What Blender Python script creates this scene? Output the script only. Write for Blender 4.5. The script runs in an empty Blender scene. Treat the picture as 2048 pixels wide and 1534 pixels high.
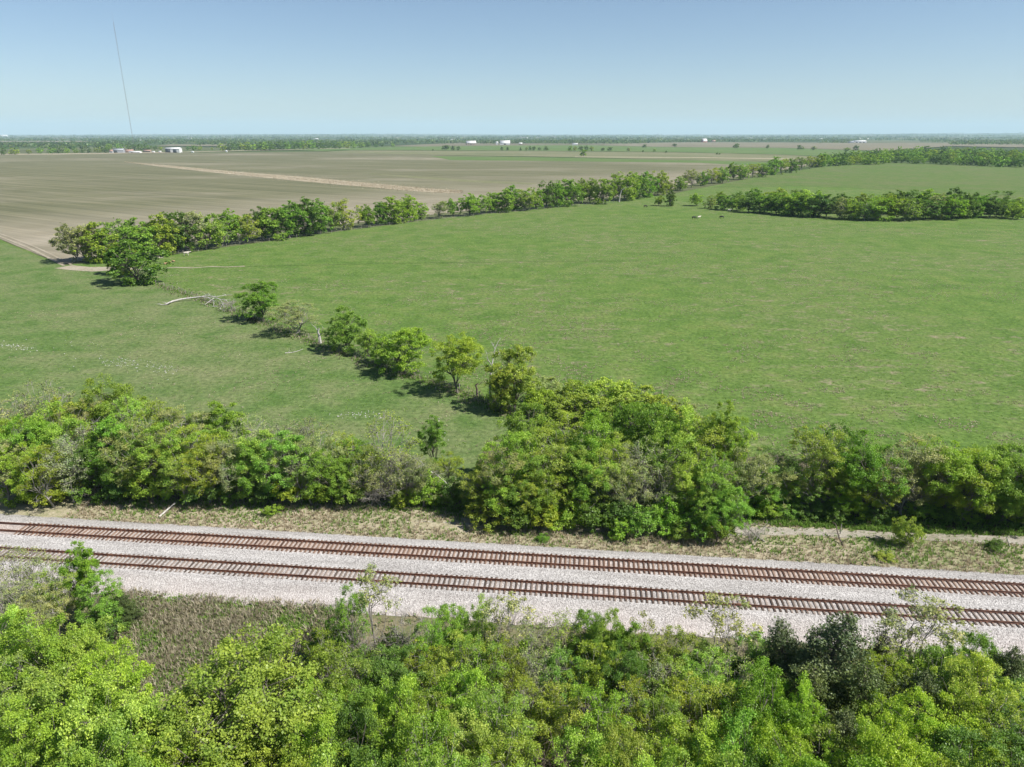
import bpy, bmesh, math, random
import numpy as np
from mathutils import Vector, Matrix

# ---------------------------------------------------------------- camera, sky, sun, exposure
SC = bpy.context.scene
COL = SC.collection
CAM_H = 44.0
FPX = 1422.0                      # focal length in pixels of the 2048 px wide photograph
PITCH = math.atan(500.0 / FPX)
cam_data = bpy.data.cameras.new('camera')
cam_data.sensor_width = 36.0
cam_data.lens = 36.0 * FPX / 2048.0
cam_data.clip_start = 0.5
cam_data.clip_end = 150000.0
cam = bpy.data.objects.new('camera', cam_data)
cam.location = (0, 0, CAM_H)
cam.rotation_euler = (math.pi / 2 - PITCH, 0, 0)
COL.objects.link(cam)
SC.camera = cam

SUN_ELEV = math.radians(50)
SUN_DIR = Vector((0.955, -0.295, 0)).normalized()          # horizontal direction towards the sun
world = bpy.data.worlds.new('World')
SC.world = world
world.use_nodes = True
wn = world.node_tree.nodes
wl = world.node_tree.links
bg = wn.get('Background') or wn.new('ShaderNodeBackground')
wo = wn.get('World Output') or wn.new('ShaderNodeOutputWorld')
sky = wn.new('ShaderNodeTexSky')
sky.sky_type = 'NISHITA'
sky.sun_disc = False
sky.sun_elevation = SUN_ELEV
sky.sun_rotation = math.atan2(SUN_DIR.x, SUN_DIR.y)
sky.altitude = 0
sky.air_density = 0.8
sky.dust_density = 0.5
sky.ozone_density = 2.6
bg.inputs['Strength'].default_value = 0.0525
wl.new(sky.outputs[0], bg.inputs[0])
wl.new(bg.outputs[0], wo.inputs[0])

sun_data = bpy.data.lights.new('sun', 'SUN')
sun_data.energy = 4.0
sun_data.angle = math.radians(0.53)
sun_data.color = (1.0, 0.955, 0.88)
sun = bpy.data.objects.new('sun', sun_data)
sv = Vector((SUN_DIR.x * math.cos(SUN_ELEV), SUN_DIR.y * math.cos(SUN_ELEV), math.sin(SUN_ELEV)))
sun.rotation_euler = sv.to_track_quat('Z', 'Y').to_euler()
sun.location = (60, 20, 90)
COL.objects.link(sun)

SC.view_settings.view_transform = 'Standard'
SC.view_settings.look = 'None'
SC.view_settings.exposure = 1.15
SC.view_settings.gamma = 1.0
SC.view_settings.use_curve_mapping = False
SC.render.engine = 'CYCLES'
cy = SC.cycles
cy.max_bounces = 6
cy.diffuse_bounces = 4
cy.glossy_bounces = 1
cy.transmission_bounces = 4
cy.volume_bounces = 1
cy.transparent_max_bounces = 4
cy.caustics_reflective = False
cy.caustics_refractive = False
cy.use_denoising = True

# ---------------------------------------------------------------- pixel rays to places on the ground
_c, _s = math.cos(PITCH), math.sin(PITCH)

def ray(px, py):
    u = (px - 1024.0) / FPX
    v = (767.0 - py) / FPX
    return Vector((u, _c + v * _s, -_s + v * _c))

def at(px, py, z=0.0):
    d = ray(px, py)
    t = (z - CAM_H) / d.z
    return Vector((d.x * t, d.y * t, z))

def height_at(p, px, py):
    d = ray(px, py)
    return CAM_H + d.z * (p.y / d.y)

def metres(p, px_width):
    depth = p.y * _c + (CAM_H - p.z) * _s
    return px_width * depth / FPX

# ---------------------------------------------------------------- mesh and object helpers
RNG = np.random.default_rng(11)
R = random.Random(5)

def mesh_from(name, V, F, mats=(), smooth=False, fmat=None):
    V = np.asarray(V, dtype=np.float32).reshape(-1, 3)
    F = np.asarray(F, dtype=np.int32)
    me = bpy.data.meshes.new(name)
    me.vertices.add(len(V))
    me.vertices.foreach_set('co', V.ravel())
    k = F.shape[1]
    me.loops.add(F.size)
    me.loops.foreach_set('vertex_index', F.ravel())
    me.polygons.add(len(F))
    me.polygons.foreach_set('loop_start', np.arange(0, F.size, k, dtype=np.int32))
    if smooth:
        me.polygons.foreach_set('use_smooth', np.ones(len(F), dtype=bool))
    for m in mats:
        me.materials.append(m)
    if fmat is not None:
        me.polygons.foreach_set('material_index', np.asarray(fmat, dtype=np.int32))
    me.update(calc_edges=True)
    return me

class Geo:
    """collects quads"""
    def __init__(self):
        self.v = []
        self.f = []
        self.n = 0
    def add(self, V, F):
        V = np.asarray(V, dtype=np.float64).reshape(-1, 3)
        self.v.append(V)
        self.f.append(np.asarray(F, dtype=np.int64) + self.n)
        self.n += len(V)
    def box(self, c, s, rz=0.0):
        x, y, z = s[0] / 2, s[1] / 2, s[2] / 2
        V = np.array([(-x, -y, -z), (x, -y, -z), (x, y, -z), (-x, y, -z), (-x, -y, z), (x, -y, z), (x, y, z), (-x, y, z)])
        if rz:
            a, b = math.cos(rz), math.sin(rz)
            V = np.stack([V[:, 0] * a - V[:, 1] * b, V[:, 0] * b + V[:, 1] * a, V[:, 2]], 1)
        self.add(V + np.array(c), [(0, 3, 2, 1), (4, 5, 6, 7), (0, 1, 5, 4), (1, 2, 6, 5), (2, 3, 7, 6), (3, 0, 4, 7)])
    def tube(self, pts, rad, sides=5, cap=True):
        pts = np.asarray(pts, dtype=np.float64)
        k = len(pts)
        rad = np.broadcast_to(np.asarray(rad, dtype=np.float64), (k,))
        d = np.gradient(pts, axis=0)
        d /= np.linalg.norm(d, axis=1)[:, None] + 1e-9
        ref = np.array([0.0, 0.0, 1.0]) if abs(d[0, 2]) < 0.8 else np.array([1.0, 0.0, 0.0])
        a = np.cross(d, ref)
        a /= np.linalg.norm(a, axis=1)[:, None] + 1e-9
        b = np.cross(d, a)
        th = np.linspace(0, 2 * math.pi, sides, endpoint=False)
        ring = a[:, None, :] * np.cos(th)[None, :, None] + b[:, None, :] * np.sin(th)[None, :, None]
        V = (pts[:, None, :] + ring * rad[:, None, None]).reshape(-1, 3)
        i = np.arange(k - 1)[:, None] * sides
        j = np.arange(sides)[None, :]
        j2 = (j + 1) % sides
        F = np.stack([i + j, i + j2, i + sides + j2, i + sides + j], -1).reshape(-1, 4)
        self.add(V, F)
        if cap and sides == 4:
            b0 = (k - 1) * sides
            self.f.append(np.array([(b0, b0 + 1, b0 + 2, b0 + 3)]) + self.n - len(V))
    def mesh(self, name, mat, smooth=False):
        return mesh_from(name, np.concatenate(self.v), np.concatenate(self.f), [mat], smooth)

def tag(o, label=None, cat=None, group=None, kind=None):
    if label: o['label'] = label
    if cat: o['category'] = cat
    if group: o['group'] = group
    if kind: o['kind'] = kind
    return o

def link(name, me, parent=None, loc=None):
    o = bpy.data.objects.new(name, me)
    COL.objects.link(o)
    if parent is not None:
        o.parent = parent
    if loc is not None:
        o.location = loc
    return o

def empty(name, loc=(0, 0, 0), rz=0.0):
    o = bpy.data.objects.new(name, None)
    o.empty_display_size = 0.3
    COL.objects.link(o)
    o.location = loc
    o.rotation_euler = (0, 0, rz)
    return o

# ---------------------------------------------------------------- materials
class NT:
    def __init__(self, name):
        self.m = bpy.data.materials.new(name)
        self.m.use_nodes = True
        self.t = self.m.node_tree
        self.t.nodes.clear()
        self.out = self.n('ShaderNodeOutputMaterial')
    def n(self, typ, **kw):
        nd = self.t.nodes.new(typ)
        for k, v in kw.items():
            setattr(nd, k, v)
        return nd
    def l(self, a, b):
        self.t.links.new(a, b)
    def pos(self, scale=(1, 1, 1), rot=0.0, obj=False):
        g = self.n('ShaderNodeTexCoord').outputs['Object'] if obj else self.n('ShaderNodeNewGeometry').outputs['Position']
        mp = self.n('ShaderNodeMapping')
        mp.inputs['Scale'].default_value = scale
        mp.inputs['Rotation'].default_value = (0, 0, rot)
        self.l(g, mp.inputs['Vector'])
        return mp.outputs[0]
    def noise(self, vec, scale, detail=3.0, rough=0.55, dist=0.0):
        nd = self.n('ShaderNodeTexNoise')
        nd.inputs['Scale'].default_value = scale
        nd.inputs['Detail'].default_value = detail
        nd.inputs['Roughness'].default_value = rough
        nd.inputs['Distortion'].default_value = dist
        self.l(vec, nd.inputs['Vector'])
        return nd.outputs['Fac']
    def ramp(self, fac, stops):
        r = self.n('ShaderNodeValToRGB')
        e = r.color_ramp.elements
        while len(e) < len(stops):
            e.new(0.5)
        for el, (p, c) in zip(e, stops):
            el.position = p
            el.color = (c[0], c[1], c[2], 1) if len(c) == 3 else c
        self.l(fac, r.inputs[0])
        return r.outputs[0]
    def framp(self, fac, a, b):
        return self.ramp(fac, [(a, (0, 0, 0)), (b, (1, 1, 1))])
    def mix(self, fac, a, b, mode='MIX'):
        m = self.n('ShaderNodeMix', data_type='RGBA', blend_type=mode)
        for s, v in ((m.inputs['Factor'], fac), (m.inputs[6], a), (m.inputs[7], b)):
            if isinstance(v, (int, float)):
                s.default_value = v
            elif isinstance(v, tuple):
                s.default_value = (v[0], v[1], v[2], 1)
            else:
                self.l(v, s)
        return m.outputs[2]
    def math(self, op, a, b=0.0):
        m = self.n('ShaderNodeMath', operation=op)
        for s, v in ((m.inputs[0], a), (m.inputs[1], b)):
            if isinstance(v, (int, float)):
                s.default_value = v
            else:
                self.l(v, s)
        return m.outputs[0]
    def bump(self, h, strength=0.5, dist=0.1):
        b = self.n('ShaderNodeBump')
        b.inputs['Strength'].default_value = strength
        b.inputs['Distance'].default_value = dist
        self.l(h, b.inputs['Height'])
        return b.outputs[0]
    def done(self, col, rough=0.9, normal=None, spec=0.2, metal=0.0):
        p = self.n('ShaderNodeBsdfPrincipled')
        p.inputs['Roughness'].default_value = rough
        p.inputs['Specular IOR Level'].default_value = spec
        p.inputs['Metallic'].default_value = metal
        if isinstance(col, tuple):
            col = tuple(x * 0.78 for x in col)
            p.inputs['Base Color'].default_value = (col[0], col[1], col[2], 1)
        else:
            self.l(self.mix(1.0, col, (0.78, 0.78, 0.78), 'MULTIPLY'), p.inputs['Base Color'])
        if normal is not None:
            self.l(normal, p.inputs['Normal'])
        self.l(p.outputs[0], self.out.inputs[0])
        return self.m

def make_pasture(name, greens, dry, weed, dry_amt, weed_amt):
    t = NT(name)
    p = t.pos()
    big = t.noise(p, 0.018, 4, 0.6)
    mid = t.noise(p, 0.11, 5, 0.65)
    fine = t.noise(p, 1.1, 4, 0.7)
    tiny = t.noise(p, 5.0, 3, 0.7)
    c = t.ramp(mid, [(0.32, greens[0]), (0.52, greens[1]), (0.7, greens[2])])
    patch = t.math('ADD', t.math('MULTIPLY', big, 0.6), t.math('MULTIPLY', mid, 0.4))
    c = t.mix(t.math('MULTIPLY', t.framp(patch, 0.44, 0.62), dry_amt), c, dry)
    wv = t.noise(t.pos((0.6, 1, 1)), 0.32, 5, 0.75)
    wmask = t.math('MULTIPLY', t.framp(wv, 0.54, 0.66), t.framp(big, 0.38, 0.58))
    c = t.mix(t.math('MULTIPLY', wmask, weed_amt), c, weed)
    sp = t.framp(fine, 0.35, 0.75)
    c = t.mix(0.75, c, t.mix(sp, (0.45, 0.5, 0.4), (1.5, 1.42, 1.4)), 'MULTIPLY')
    c = t.mix(0.35, c, t.mix(t.framp(tiny, 0.3, 0.7), (0.5, 0.52, 0.5), (1.45, 1.4, 1.4)), 'MULTIPLY')
    h = t.math('ADD', t.math('MULTIPLY', fine, 0.6), t.math('MULTIPLY', tiny, 0.3))
    return t.done(c, 0.95, t.bump(h, 0.7, 0.25), 0.1)

M = {}
M['pasture'] = make_pasture('pasture_grass', [(0.088, 0.165, 0.034), (0.124, 0.207, 0.047), (0.170, 0.227, 0.064)],
                            (0.160, 0.200, 0.080), (0.280, 0.240, 0.175), 0.45, 1.0)
M['pasture_left'] = make_pasture('grazed_grass', [(0.084, 0.162, 0.038), (0.130, 0.200, 0.064), (0.180, 0.222, 0.096)],
                                 (0.205, 0.225, 0.115), (0.240, 0.235, 0.145), 0.6, 0.3)
M['far_pasture'] = make_pasture('far_pasture_grass', [(0.085, 0.155, 0.036), (0.115, 0.185, 0.046), (0.155, 0.195, 0.068)],
                                (0.175, 0.175, 0.095), (0.22, 0.19, 0.13), 0.5, 0.6)

# ploughed field with drill rows
ROW_DIR = at(420, 381) - at(60, 358)
ROW_ANG = math.atan2(ROW_DIR.y, ROW_DIR.x)
def make_tilled():
    t = NT('tilled_soil')
    p = t.pos()
    pr = t.pos((0.012, 1.0, 1.0), -ROW_ANG)
    # mapping rotates after scaling for points, so use two nodes
    g = t.n('ShaderNodeNewGeometry').outputs['Position']
    m1 = t.n('ShaderNodeMapping'); m1.inputs['Rotation'].default_value = (0, 0, -ROW_ANG)
    t.l(g, m1.inputs['Vector'])
    m2 = t.n('ShaderNodeMapping'); m2.inputs['Scale'].default_value = (0.02, 1, 1)
    t.l(m1.outputs[0], m2.inputs['Vector'])
    rows = t.noise(m2.outputs[0], 0.16, 6, 0.75)
    fine = t.noise(m2.outputs[0], 1.2, 3, 0.7)
    big = t.noise(p, 0.0045, 4, 0.55)
    med = t.noise(p, 0.03, 4, 0.6)
    soil = t.ramp(med, [(0.3, (0.230, 0.207, 0.146)), (0.55, (0.305, 0.272, 0.206)), (0.75, (0.375, 0.335, 0.265))])
    crop = t.ramp(rows, [(0.35, (0.118, 0.122, 0.066)), (0.55, (0.168, 0.166, 0.098)), (0.72, (0.205, 0.192, 0.125))])
    # bare, crusted ground along the near headland, seedlings farther off
    h0, h1 = at(128, 520), at(1240, 398)
    hd = (h1 - h0).normalized(); hn = Vector((-hd.y, hd.x, 0))
    dt = t.n('ShaderNodeVectorMath', operation='DOT_PRODUCT'); t.l(g, dt.inputs[0]); dt.inputs[1].default_value = hn
    off = t.math('SUBTRACT', dt.outputs['Value'], float(hn.dot(h0)))
    hx = t.math('ADD', t.math('MULTIPLY', off, 0.0035), t.math('ADD', t.math('MULTIPLY', big, 0.6), t.math('MULTIPLY', med, 0.4)))
    grow = t.framp(t.math('MULTIPLY', t.math('ADD', hx, t.math('MULTIPLY', rows, 0.3)), 0.5), 0.43, 0.72)
    far_soil = t.framp(t.noise(t.pos((0.7, 1.4, 1)), 0.0035, 4, 0.6), 0.50, 0.66)
    grow = t.math('MULTIPLY', grow, t.math('SUBTRACT', 1.0, t.math('MULTIPLY', far_soil, 0.7)))
    c = t.mix(grow, soil, crop)
    c = t.mix(0.5, c, t.mix(t.framp(rows, 0.35, 0.65), (0.62, 0.66, 0.62), (1.25, 1.22, 1.22)), 'MULTIPLY')
    c = t.mix(0.35, c, t.mix(t.framp(fine, 0.3, 0.7), (0.6, 0.6, 0.6), (1.3, 1.3, 1.3)), 'MULTIPLY')
    return t.done(c, 0.95, t.bump(fine, 0.5, 0.3), 0.1)
M['tilled'] = make_tilled()

def make_speckle(name, a, b, c3, scale=1.0, streak=False):
    t = NT(name)
    p = t.pos((1, 1, 1))
    n1 = t.noise(p, 0.05 * scale, 4, 0.6)
    n2 = t.noise(p, 0.9 * scale, 4, 0.7)
    n3 = t.noise(p, 4.5 * scale, 3, 0.7)
    v = t.math('ADD', t.math('MULTIPLY', n1, 0.4), t.math('ADD', t.math('MULTIPLY', n2, 0.4), t.math('MULTIPLY', n3, 0.2)))
    c = t.ramp(v, [(0.38, a), (0.5, b), (0.62, c3)])
    c = t.mix(0.4, c, t.mix(t.framp(n3, 0.3, 0.7), (0.55, 0.55, 0.55), (1.4, 1.4, 1.4)), 'MULTIPLY')
    return t.done(c, 0.95, t.bump(n2, 0.6, 0.15), 0.1)
M['verge'] = make_speckle('dry_verge', (0.17, 0.21, 0.075), (0.335, 0.305, 0.20), (0.48, 0.42, 0.325))
M['near_verge'] = make_speckle('brown_verge', (0.10, 0.15, 0.050), (0.170, 0.165, 0.088), (0.26, 0.21, 0.14))
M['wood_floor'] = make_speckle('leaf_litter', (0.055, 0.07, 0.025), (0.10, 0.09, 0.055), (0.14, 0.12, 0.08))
M['road'] = make_speckle('gravel_road', (0.24, 0.225, 0.16), (0.34, 0.315, 0.265), (0.42, 0.395, 0.35), 1.0)
M['dirt'] = make_speckle('dirt_track', (0.20, 0.19, 0.11), (0.34, 0.30, 0.23), (0.44, 0.40, 0.32), 1.0)
M['thatch'] = make_speckle('dead_grass_strip', (0.29, 0.25, 0.17), (0.38, 0.33, 0.24), (0.46, 0.41, 0.315), 0.4)
M['green_crop'] = make_speckle('green_crop', (0.085, 0.145, 0.040), (0.110, 0.170, 0.050), (0.150, 0.180, 0.070), 0.15)
M['far_soil'] = make_speckle('far_soil', (0.150, 0.142, 0.092), (0.195, 0.176, 0.12), (0.24, 0.212, 0.155), 0.1)
M['far_stubble'] = make_speckle('far_stubble', (0.135, 0.155, 0.072), (0.175, 0.180, 0.095), (0.23, 0.215, 0.135), 0.1)

def make_far_land():
    t = NT('distant_farmland')
    p = t.pos((0.0016, 0.0007, 0.001), 0.35)
    vo = t.n('ShaderNodeTexVoronoi'); vo.feature = 'F1'; vo.distance = 'CHEBYCHEV'
    t.l(p, vo.inputs['Vector']); vo.inputs['Scale'].default_value = 1.0
    sx = t.n('ShaderNodeSeparateColor'); t.l(vo.outputs['Color'], sx.inputs[0])
    c = t.ramp(sx.outputs[0], [(0.0, (0.045, 0.070, 0.024)), (0.35, (0.065, 0.095, 0.035)), (0.6, (0.090, 0.125, 0.045)), (0.8, (0.13, 0.135, 0.075)), (0.95, (0.18, 0.155, 0.11))])
    n = t.noise(t.pos(), 0.004, 4, 0.6)
    c = t.mix(0.5, c, t.mix(t.framp(n, 0.35, 0.65), (0.6, 0.62, 0.6), (1.3, 1.3, 1.3)), 'MULTIPLY')
    return t.done(c, 0.95, None, 0.05)
M['far_land'] = make_far_land()

TRACK_ANG = math.radians(-6.19)
TU = Vector((math.cos(TRACK_ANG), math.sin(TRACK_ANG), 0))
TN = Vector((-math.sin(TRACK_ANG), math.cos(TRACK_ANG), 0))
S_FAR, S_NEAR = 65.44, 60.51

def tp(u, s, z):
    """point u metres along the railway, s metres out from the camera"""
    return TU * u + TN * s + Vector((0, 0, z))

def stain(t, c):
    g = t.n('ShaderNodeNewGeometry').outputs['Position']
    # distance out from the line, for rust dust near the rails and pink fines on the near shoulder
    dt = t.n('ShaderNodeVectorMath', operation='DOT_PRODUCT'); t.l(g, dt.inputs[0]); dt.inputs[1].default_value = (TN.x, TN.y, 0)
    s = dt.outputs['Value']
    n = t.noise(t.pos(), 0.25, 4, 0.6)
    m1 = t.n('ShaderNodeMapping'); m1.inputs['Rotation'].default_value = (0, 0, -TRACK_ANG); t.l(g, m1.inputs['Vector'])
    m2 = t.n('ShaderNodeMapping'); m2.inputs['Scale'].default_value = (0.12, 1, 1); t.l(m1.outputs[0], m2.inputs['Vector'])
    streak = t.noise(m2.outputs[0], 0.9, 4, 0.6)
    c = t.mix(1.0, c, t.mix(t.framp(streak, 0.32, 0.68), (0.80, 0.79, 0.78), (1.10, 1.10, 1.10)), 'MULTIPLY')
    dfar = t.math('ABSOLUTE', t.math('SUBTRACT', s, S_FAR))
    dnear = t.math('ABSOLUTE', t.math('SUBTRACT', s, S_NEAR))
    rust = t.math('MULTIPLY', t.math('SUBTRACT', 1.0, t.framp(t.math('MULTIPLY', dfar, 0.5), 0.40, 0.72)), t.framp(n, 0.25, 0.65))
    c = t.mix(t.math('MULTIPLY', rust, 0.55), c, (0.44, 0.285, 0.21))
    rust2 = t.math('MULTIPLY', t.math('SUBTRACT', 1.0, t.framp(t.math('MULTIPLY', dnear, 0.5), 0.40, 0.72)), t.framp(n, 0.3, 0.7))
    c = t.mix(t.math('MULTIPLY', rust2, 0.30), c, (0.52, 0.40, 0.35))
    pink = t.math('MULTIPLY', t.math('SUBTRACT', 1.0, t.framp(t.math('MULTIPLY', t.math('SUBTRACT', s, 55.0), 0.1), 0.10, 0.42)), t.framp(n, 0.2, 0.6))
    c = t.mix(t.math('MULTIPLY', pink, 0.5), c, (0.60, 0.51, 0.475))
    return c

def make_ballast():
    t = NT('ballast')
    g = t.n('ShaderNodeNewGeometry').outputs['Position']
    vo = t.n('ShaderNodeTexVoronoi'); vo.feature = 'F1'
    t.l(g, vo.inputs['Vector']); vo.inputs['Scale'].default_value = 9.0
    sx = t.n('ShaderNodeSeparateColor'); t.l(vo.outputs['Color'], sx.inputs[0])
    c = t.ramp(sx.outputs[0], [(0.0, (0.27, 0.256, 0.248)), (0.35, (0.39, 0.374, 0.364)), (0.7, (0.49, 0.472, 0.46)), (1.0, (0.61, 0.59, 0.575))])
    c = stain(t, c)
    return t.done(c, 0.9, t.bump(vo.outputs['Distance'], 0.8, 0.06), 0.2)
M['ballast'] = make_ballast()

def make_stone():
    t = NT('crushed_stone')
    g = t.n('ShaderNodeNewGeometry')
    c = t.ramp(g.outputs['Random Per Island'], [(0.0, (0.29, 0.273, 0.265)), (0.3, (0.40, 0.382, 0.372)), (0.7, (0.50, 0.482, 0.470)), (1.0, (0.62, 0.60, 0.585))])
    c = stain(t, c)
    return t.done(c, 0.85, None, 0.2)
M['stone'] = make_stone()
def make_rock():
    t = NT('limestone')
    g = t.n('ShaderNodeNewGeometry')
    c = t.ramp(g.outputs['Random Per Island'], [(0.0, (0.45, 0.44, 0.41)), (1.0, (0.75, 0.74, 0.72))])
    return t.done(c, 0.9, None, 0.1)
M['rock'] = make_rock()

def make_tie(name, a, b, c3):
    t = NT(name)
    o = t.n('ShaderNodeObjectInfo')
    c = t.ramp(o.outputs['Random'], [(0.0, a), (0.5, b), (1.0, c3)])
    n = t.noise(t.pos((1, 1, 1)), 3.0, 4, 0.7)
    c = t.mix(0.6, c, t.mix(t.framp(n, 0.3, 0.7), (0.6, 0.58, 0.56), (1.35, 1.33, 1.3)), 'MULTIPLY')
    return t.done(c, 0.9, None, 0.1)
M['tie_brown'] = make_tie('creosoted_wood_brown', (0.085, 0.052, 0.038), (0.165, 0.105, 0.077), (0.27, 0.19, 0.145))
M['tie_grey'] = make_tie('creosoted_wood_grey', (0.085, 0.066, 0.056), (0.185, 0.150, 0.128), (0.31, 0.26, 0.23))
def make_rust(name, a, b):
    t = NT(name)
    n = t.noise(t.pos((1, 1, 1)), 0.8, 5, 0.65)
    return t.done(t.ramp(n, [(0.35, a), (0.65, b)]), 0.55, None, 0.4)
M['rail'] = make_rust('rail_rust', (0.105, 0.042, 0.025), (0.20, 0.086, 0.050))
M['plate'] = make_rust('plate_rust', (0.11, 0.045, 0.025), (0.20, 0.085, 0.045))

def make_leaf(name, spread=0.22, trans=0.38, attr=False):
    t = NT(name)
    o = t.n('ShaderNodeAttribute', attribute_name='tint') if attr else t.n('ShaderNodeObjectInfo')
    g = t.n('ShaderNodeNewGeometry')
    r = g.outputs['Random Per Island']
    tint = t.ramp(r, [(0.0, (1 - spread, 1 - spread * 0.8, 1 - spread * 0.6)), (0.5, (1, 1, 1)), (0.9, (1 + spread, 1 + spread * 0.8, 1 + spread * 0.4)), (1.0, (1.3, 1.25, 1.2))])
    n = t.noise(t.pos(obj=True), 0.55, 3, 0.6)
    clump = t.mix(t.framp(n, 0.32, 0.68), (0.74, 0.85, 0.85), (1.22, 1.14, 1.05))
    c = t.mix(1.0, t.mix(1.0, o.outputs['Color'], tint, 'MULTIPLY'), clump, 'MULTIPLY')
    d = t.n('ShaderNodeBsdfDiffuse'); t.l(c, d.inputs['Color'])
    tr = t.n('ShaderNodeBsdfTranslucent'); t.l(t.mix(1.0, c, (1.12, 1.25, 0.5), 'MULTIPLY'), tr.inputs['Color'])
    ms = t.n('ShaderNodeMixShader'); ms.inputs[0].default_value = trans
    t.l(d.outputs[0], ms.inputs[1]); t.l(tr.outputs[0], ms.inputs[2])
    gl = t.n('ShaderNodeBsdfGlossy'); gl.inputs['Roughness'].default_value = 0.45
    gl.inputs['Color'].default_value = (0.9, 0.95, 0.9, 1)
    m2 = t.n('ShaderNodeMixShader'); m2.inputs[0].default_value = 0.015
    t.l(ms.outputs[0], m2.inputs[1]); t.l(gl.outputs[0], m2.inputs[2])
    t.l(m2.outputs[0], t.out.inputs[0])
    return t.m
M['leaf'] = make_leaf('leaves')
M['leaf_mass'] = make_leaf('leaf_mass', 0.3, 0.38, True)
M['needle'] = make_leaf('juniper_scales', 0.3, 0.15)
def make_bark(name, a, b):
    t = NT(name)
    n = t.noise(t.pos((3, 3, 0.8), obj=True), 1.5, 4, 0.65)
    return t.done(t.ramp(n, [(0.35, a), (0.65, b)]), 0.9, t.bump(n, 0.4, 0.05), 0.1)
M['bark'] = make_bark('bark', (0.12, 0.105, 0.09), (0.24, 0.215, 0.19))
M['bark_pale'] = make_bark('pale_twigs', (0.24, 0.22, 0.195), (0.40, 0.375, 0.34))
M['deadwood'] = make_bark('bleached_wood', (0.36, 0.34, 0.32), (0.58, 0.56, 0.53))
M['dark_wood'] = make_bark('dark_deadwood', (0.09, 0.07, 0.06), (0.20, 0.16, 0.13))
M['post'] = make_bark('fence_wood', (0.25, 0.23, 0.20), (0.42, 0.40, 0.36))
def make_blade(name, stops):
    t = NT(name)
    g = t.n('ShaderNodeNewGeometry')
    c = t.ramp(g.outputs['Random Per Island'], stops)
    d = t.n('ShaderNodeBsdfDiffuse'); t.l(c, d.inputs['Color'])
    tr = t.n('ShaderNodeBsdfTranslucent'); t.l(c, tr.inputs['Color'])
    ms = t.n('ShaderNodeMixShader'); ms.inputs[0].default_value = 0.45
    t.l(d.outputs[0], ms.inputs[1]); t.l(tr.outputs[0], ms.inputs[2]); t.l(ms.outputs[0], t.out.inputs[0])
    return t.m
M['dry_blade'] = make_blade('dry_blades', [(0.0, (0.28, 0.22, 0.14)), (0.6, (0.45, 0.38, 0.27)), (1.0, (0.58, 0.52, 0.41))])
M['green_blade'] = make_blade('green_blades', [(0.0, (0.11, 0.21, 0.035)), (0.6, (0.18, 0.31, 0.055)), (1.0, (0.26, 0.36, 0.09))])
M['weed_blade'] = make_blade('weed_stems', [(0.0, (0.22, 0.20, 0.12)), (0.5, (0.34, 0.30, 0.21)), (1.0, (0.46, 0.42, 0.32))])
def plain(name, c, rough=0.6, spec=0.3, metal=0.0, var=0.25, sc=0.4):
    t = NT(name)
    n = t.noise(t.pos(obj=True), sc, 4, 0.6)
    lo = tuple(x * (1 - var) for x in c); hi = tuple(min(0.9, x * (1 + var * 0.5)) for x in c)
    return t.done(t.ramp(n, [(0.3, lo), (0.7, hi)]), rough, None, spec, metal)
M['white_metal'] = plain('white_sheet_metal', (0.74, 0.74, 0.74), 0.5, 0.3, 0, 0.08)
M['grey_metal'] = plain('grey_sheet_metal', (0.38, 0.40, 0.43), 0.5, 0.4, 0, 0.15)
M['dark_open'] = plain('dark_door_painted_shade', (0.06, 0.07, 0.08), 0.8)  # dark doors and windows; for open bays the inside shade is painted in
M['rust_roof'] = plain('rusty_roof', (0.42, 0.27, 0.22), 0.8, 0.2, 0, 0.3)
M['red_wall'] = plain('red_painted_wall', (0.40, 0.10, 0.07), 0.8)
M['brick'] = plain('tan_brick', (0.36, 0.28, 0.21), 0.9)
M['mast_paint'] = plain('weathered_mast_paint', (0.30, 0.26, 0.27), 0.7)
M['wire'] = plain('wire', (0.3, 0.3, 0.3), 0.6)
M['hide_black'] = plain('black_hide', (0.016, 0.014, 0.013), 0.6, 0.3, 0, 0.3, 2)
M['hide_tan'] = plain('tan_hide', (0.55, 0.36, 0.21), 0.8, 0.2, 0, 0.15, 2)
M['hide_cream'] = plain('cream_hide', (0.70, 0.64, 0.55), 0.8, 0.2, 0, 0.12, 2)

# ---------------------------------------------------------------- the land
def build_ground():
    nr, ns = 70, 128
    radii = np.concatenate([[0.0], np.geomspace(8, 42000, nr)])
    th = np.linspace(0, 2 * math.pi, ns, endpoint=False)
    V = [(0, 0, -0.25)]
    for r in radii[1:]:
        for a in th:
            x, y = r * math.cos(a), r * math.sin(a)
            z = -0.25
            if r > 1500:
                w = min(1.0, (r - 1500) / 6000)
                z -= 8 * w
            if r > 9000:
                k = min(1.0, (r - 9000) / 14000)
                z += k * (30 + 34 * math.sin(a * 7 + 1.3) * 0.5 + 22 * math.sin(a * 19 + r * 0.0003) * 0.5 + 12 * math.sin(a * 43 + r * 0.0011) + 16 * math.sin(a + math.pi * 0.9) )
                z += k * 14 * math.cos(a)
            V.append((x, y, z))
    tri = [(0, 1 + j, 1 + (j + 1) % ns) for j in range(ns)]
    me = bpy.data.meshes.new('ground')
    F = list(tri)
    for i in range(nr - 1):
        b0, b1 = 1 + i * ns, 1 + (i + 1) * ns
        for j in range(ns):
            F.append((b0 + j, b1 + j, b1 + (j + 1) % ns, b0 + (j + 1) % ns))
    me.from_pydata(V, [], F)
    me.materials.append(M['far_land'])
    tag(link('ground', me), kind='structure')
build_ground()

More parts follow.
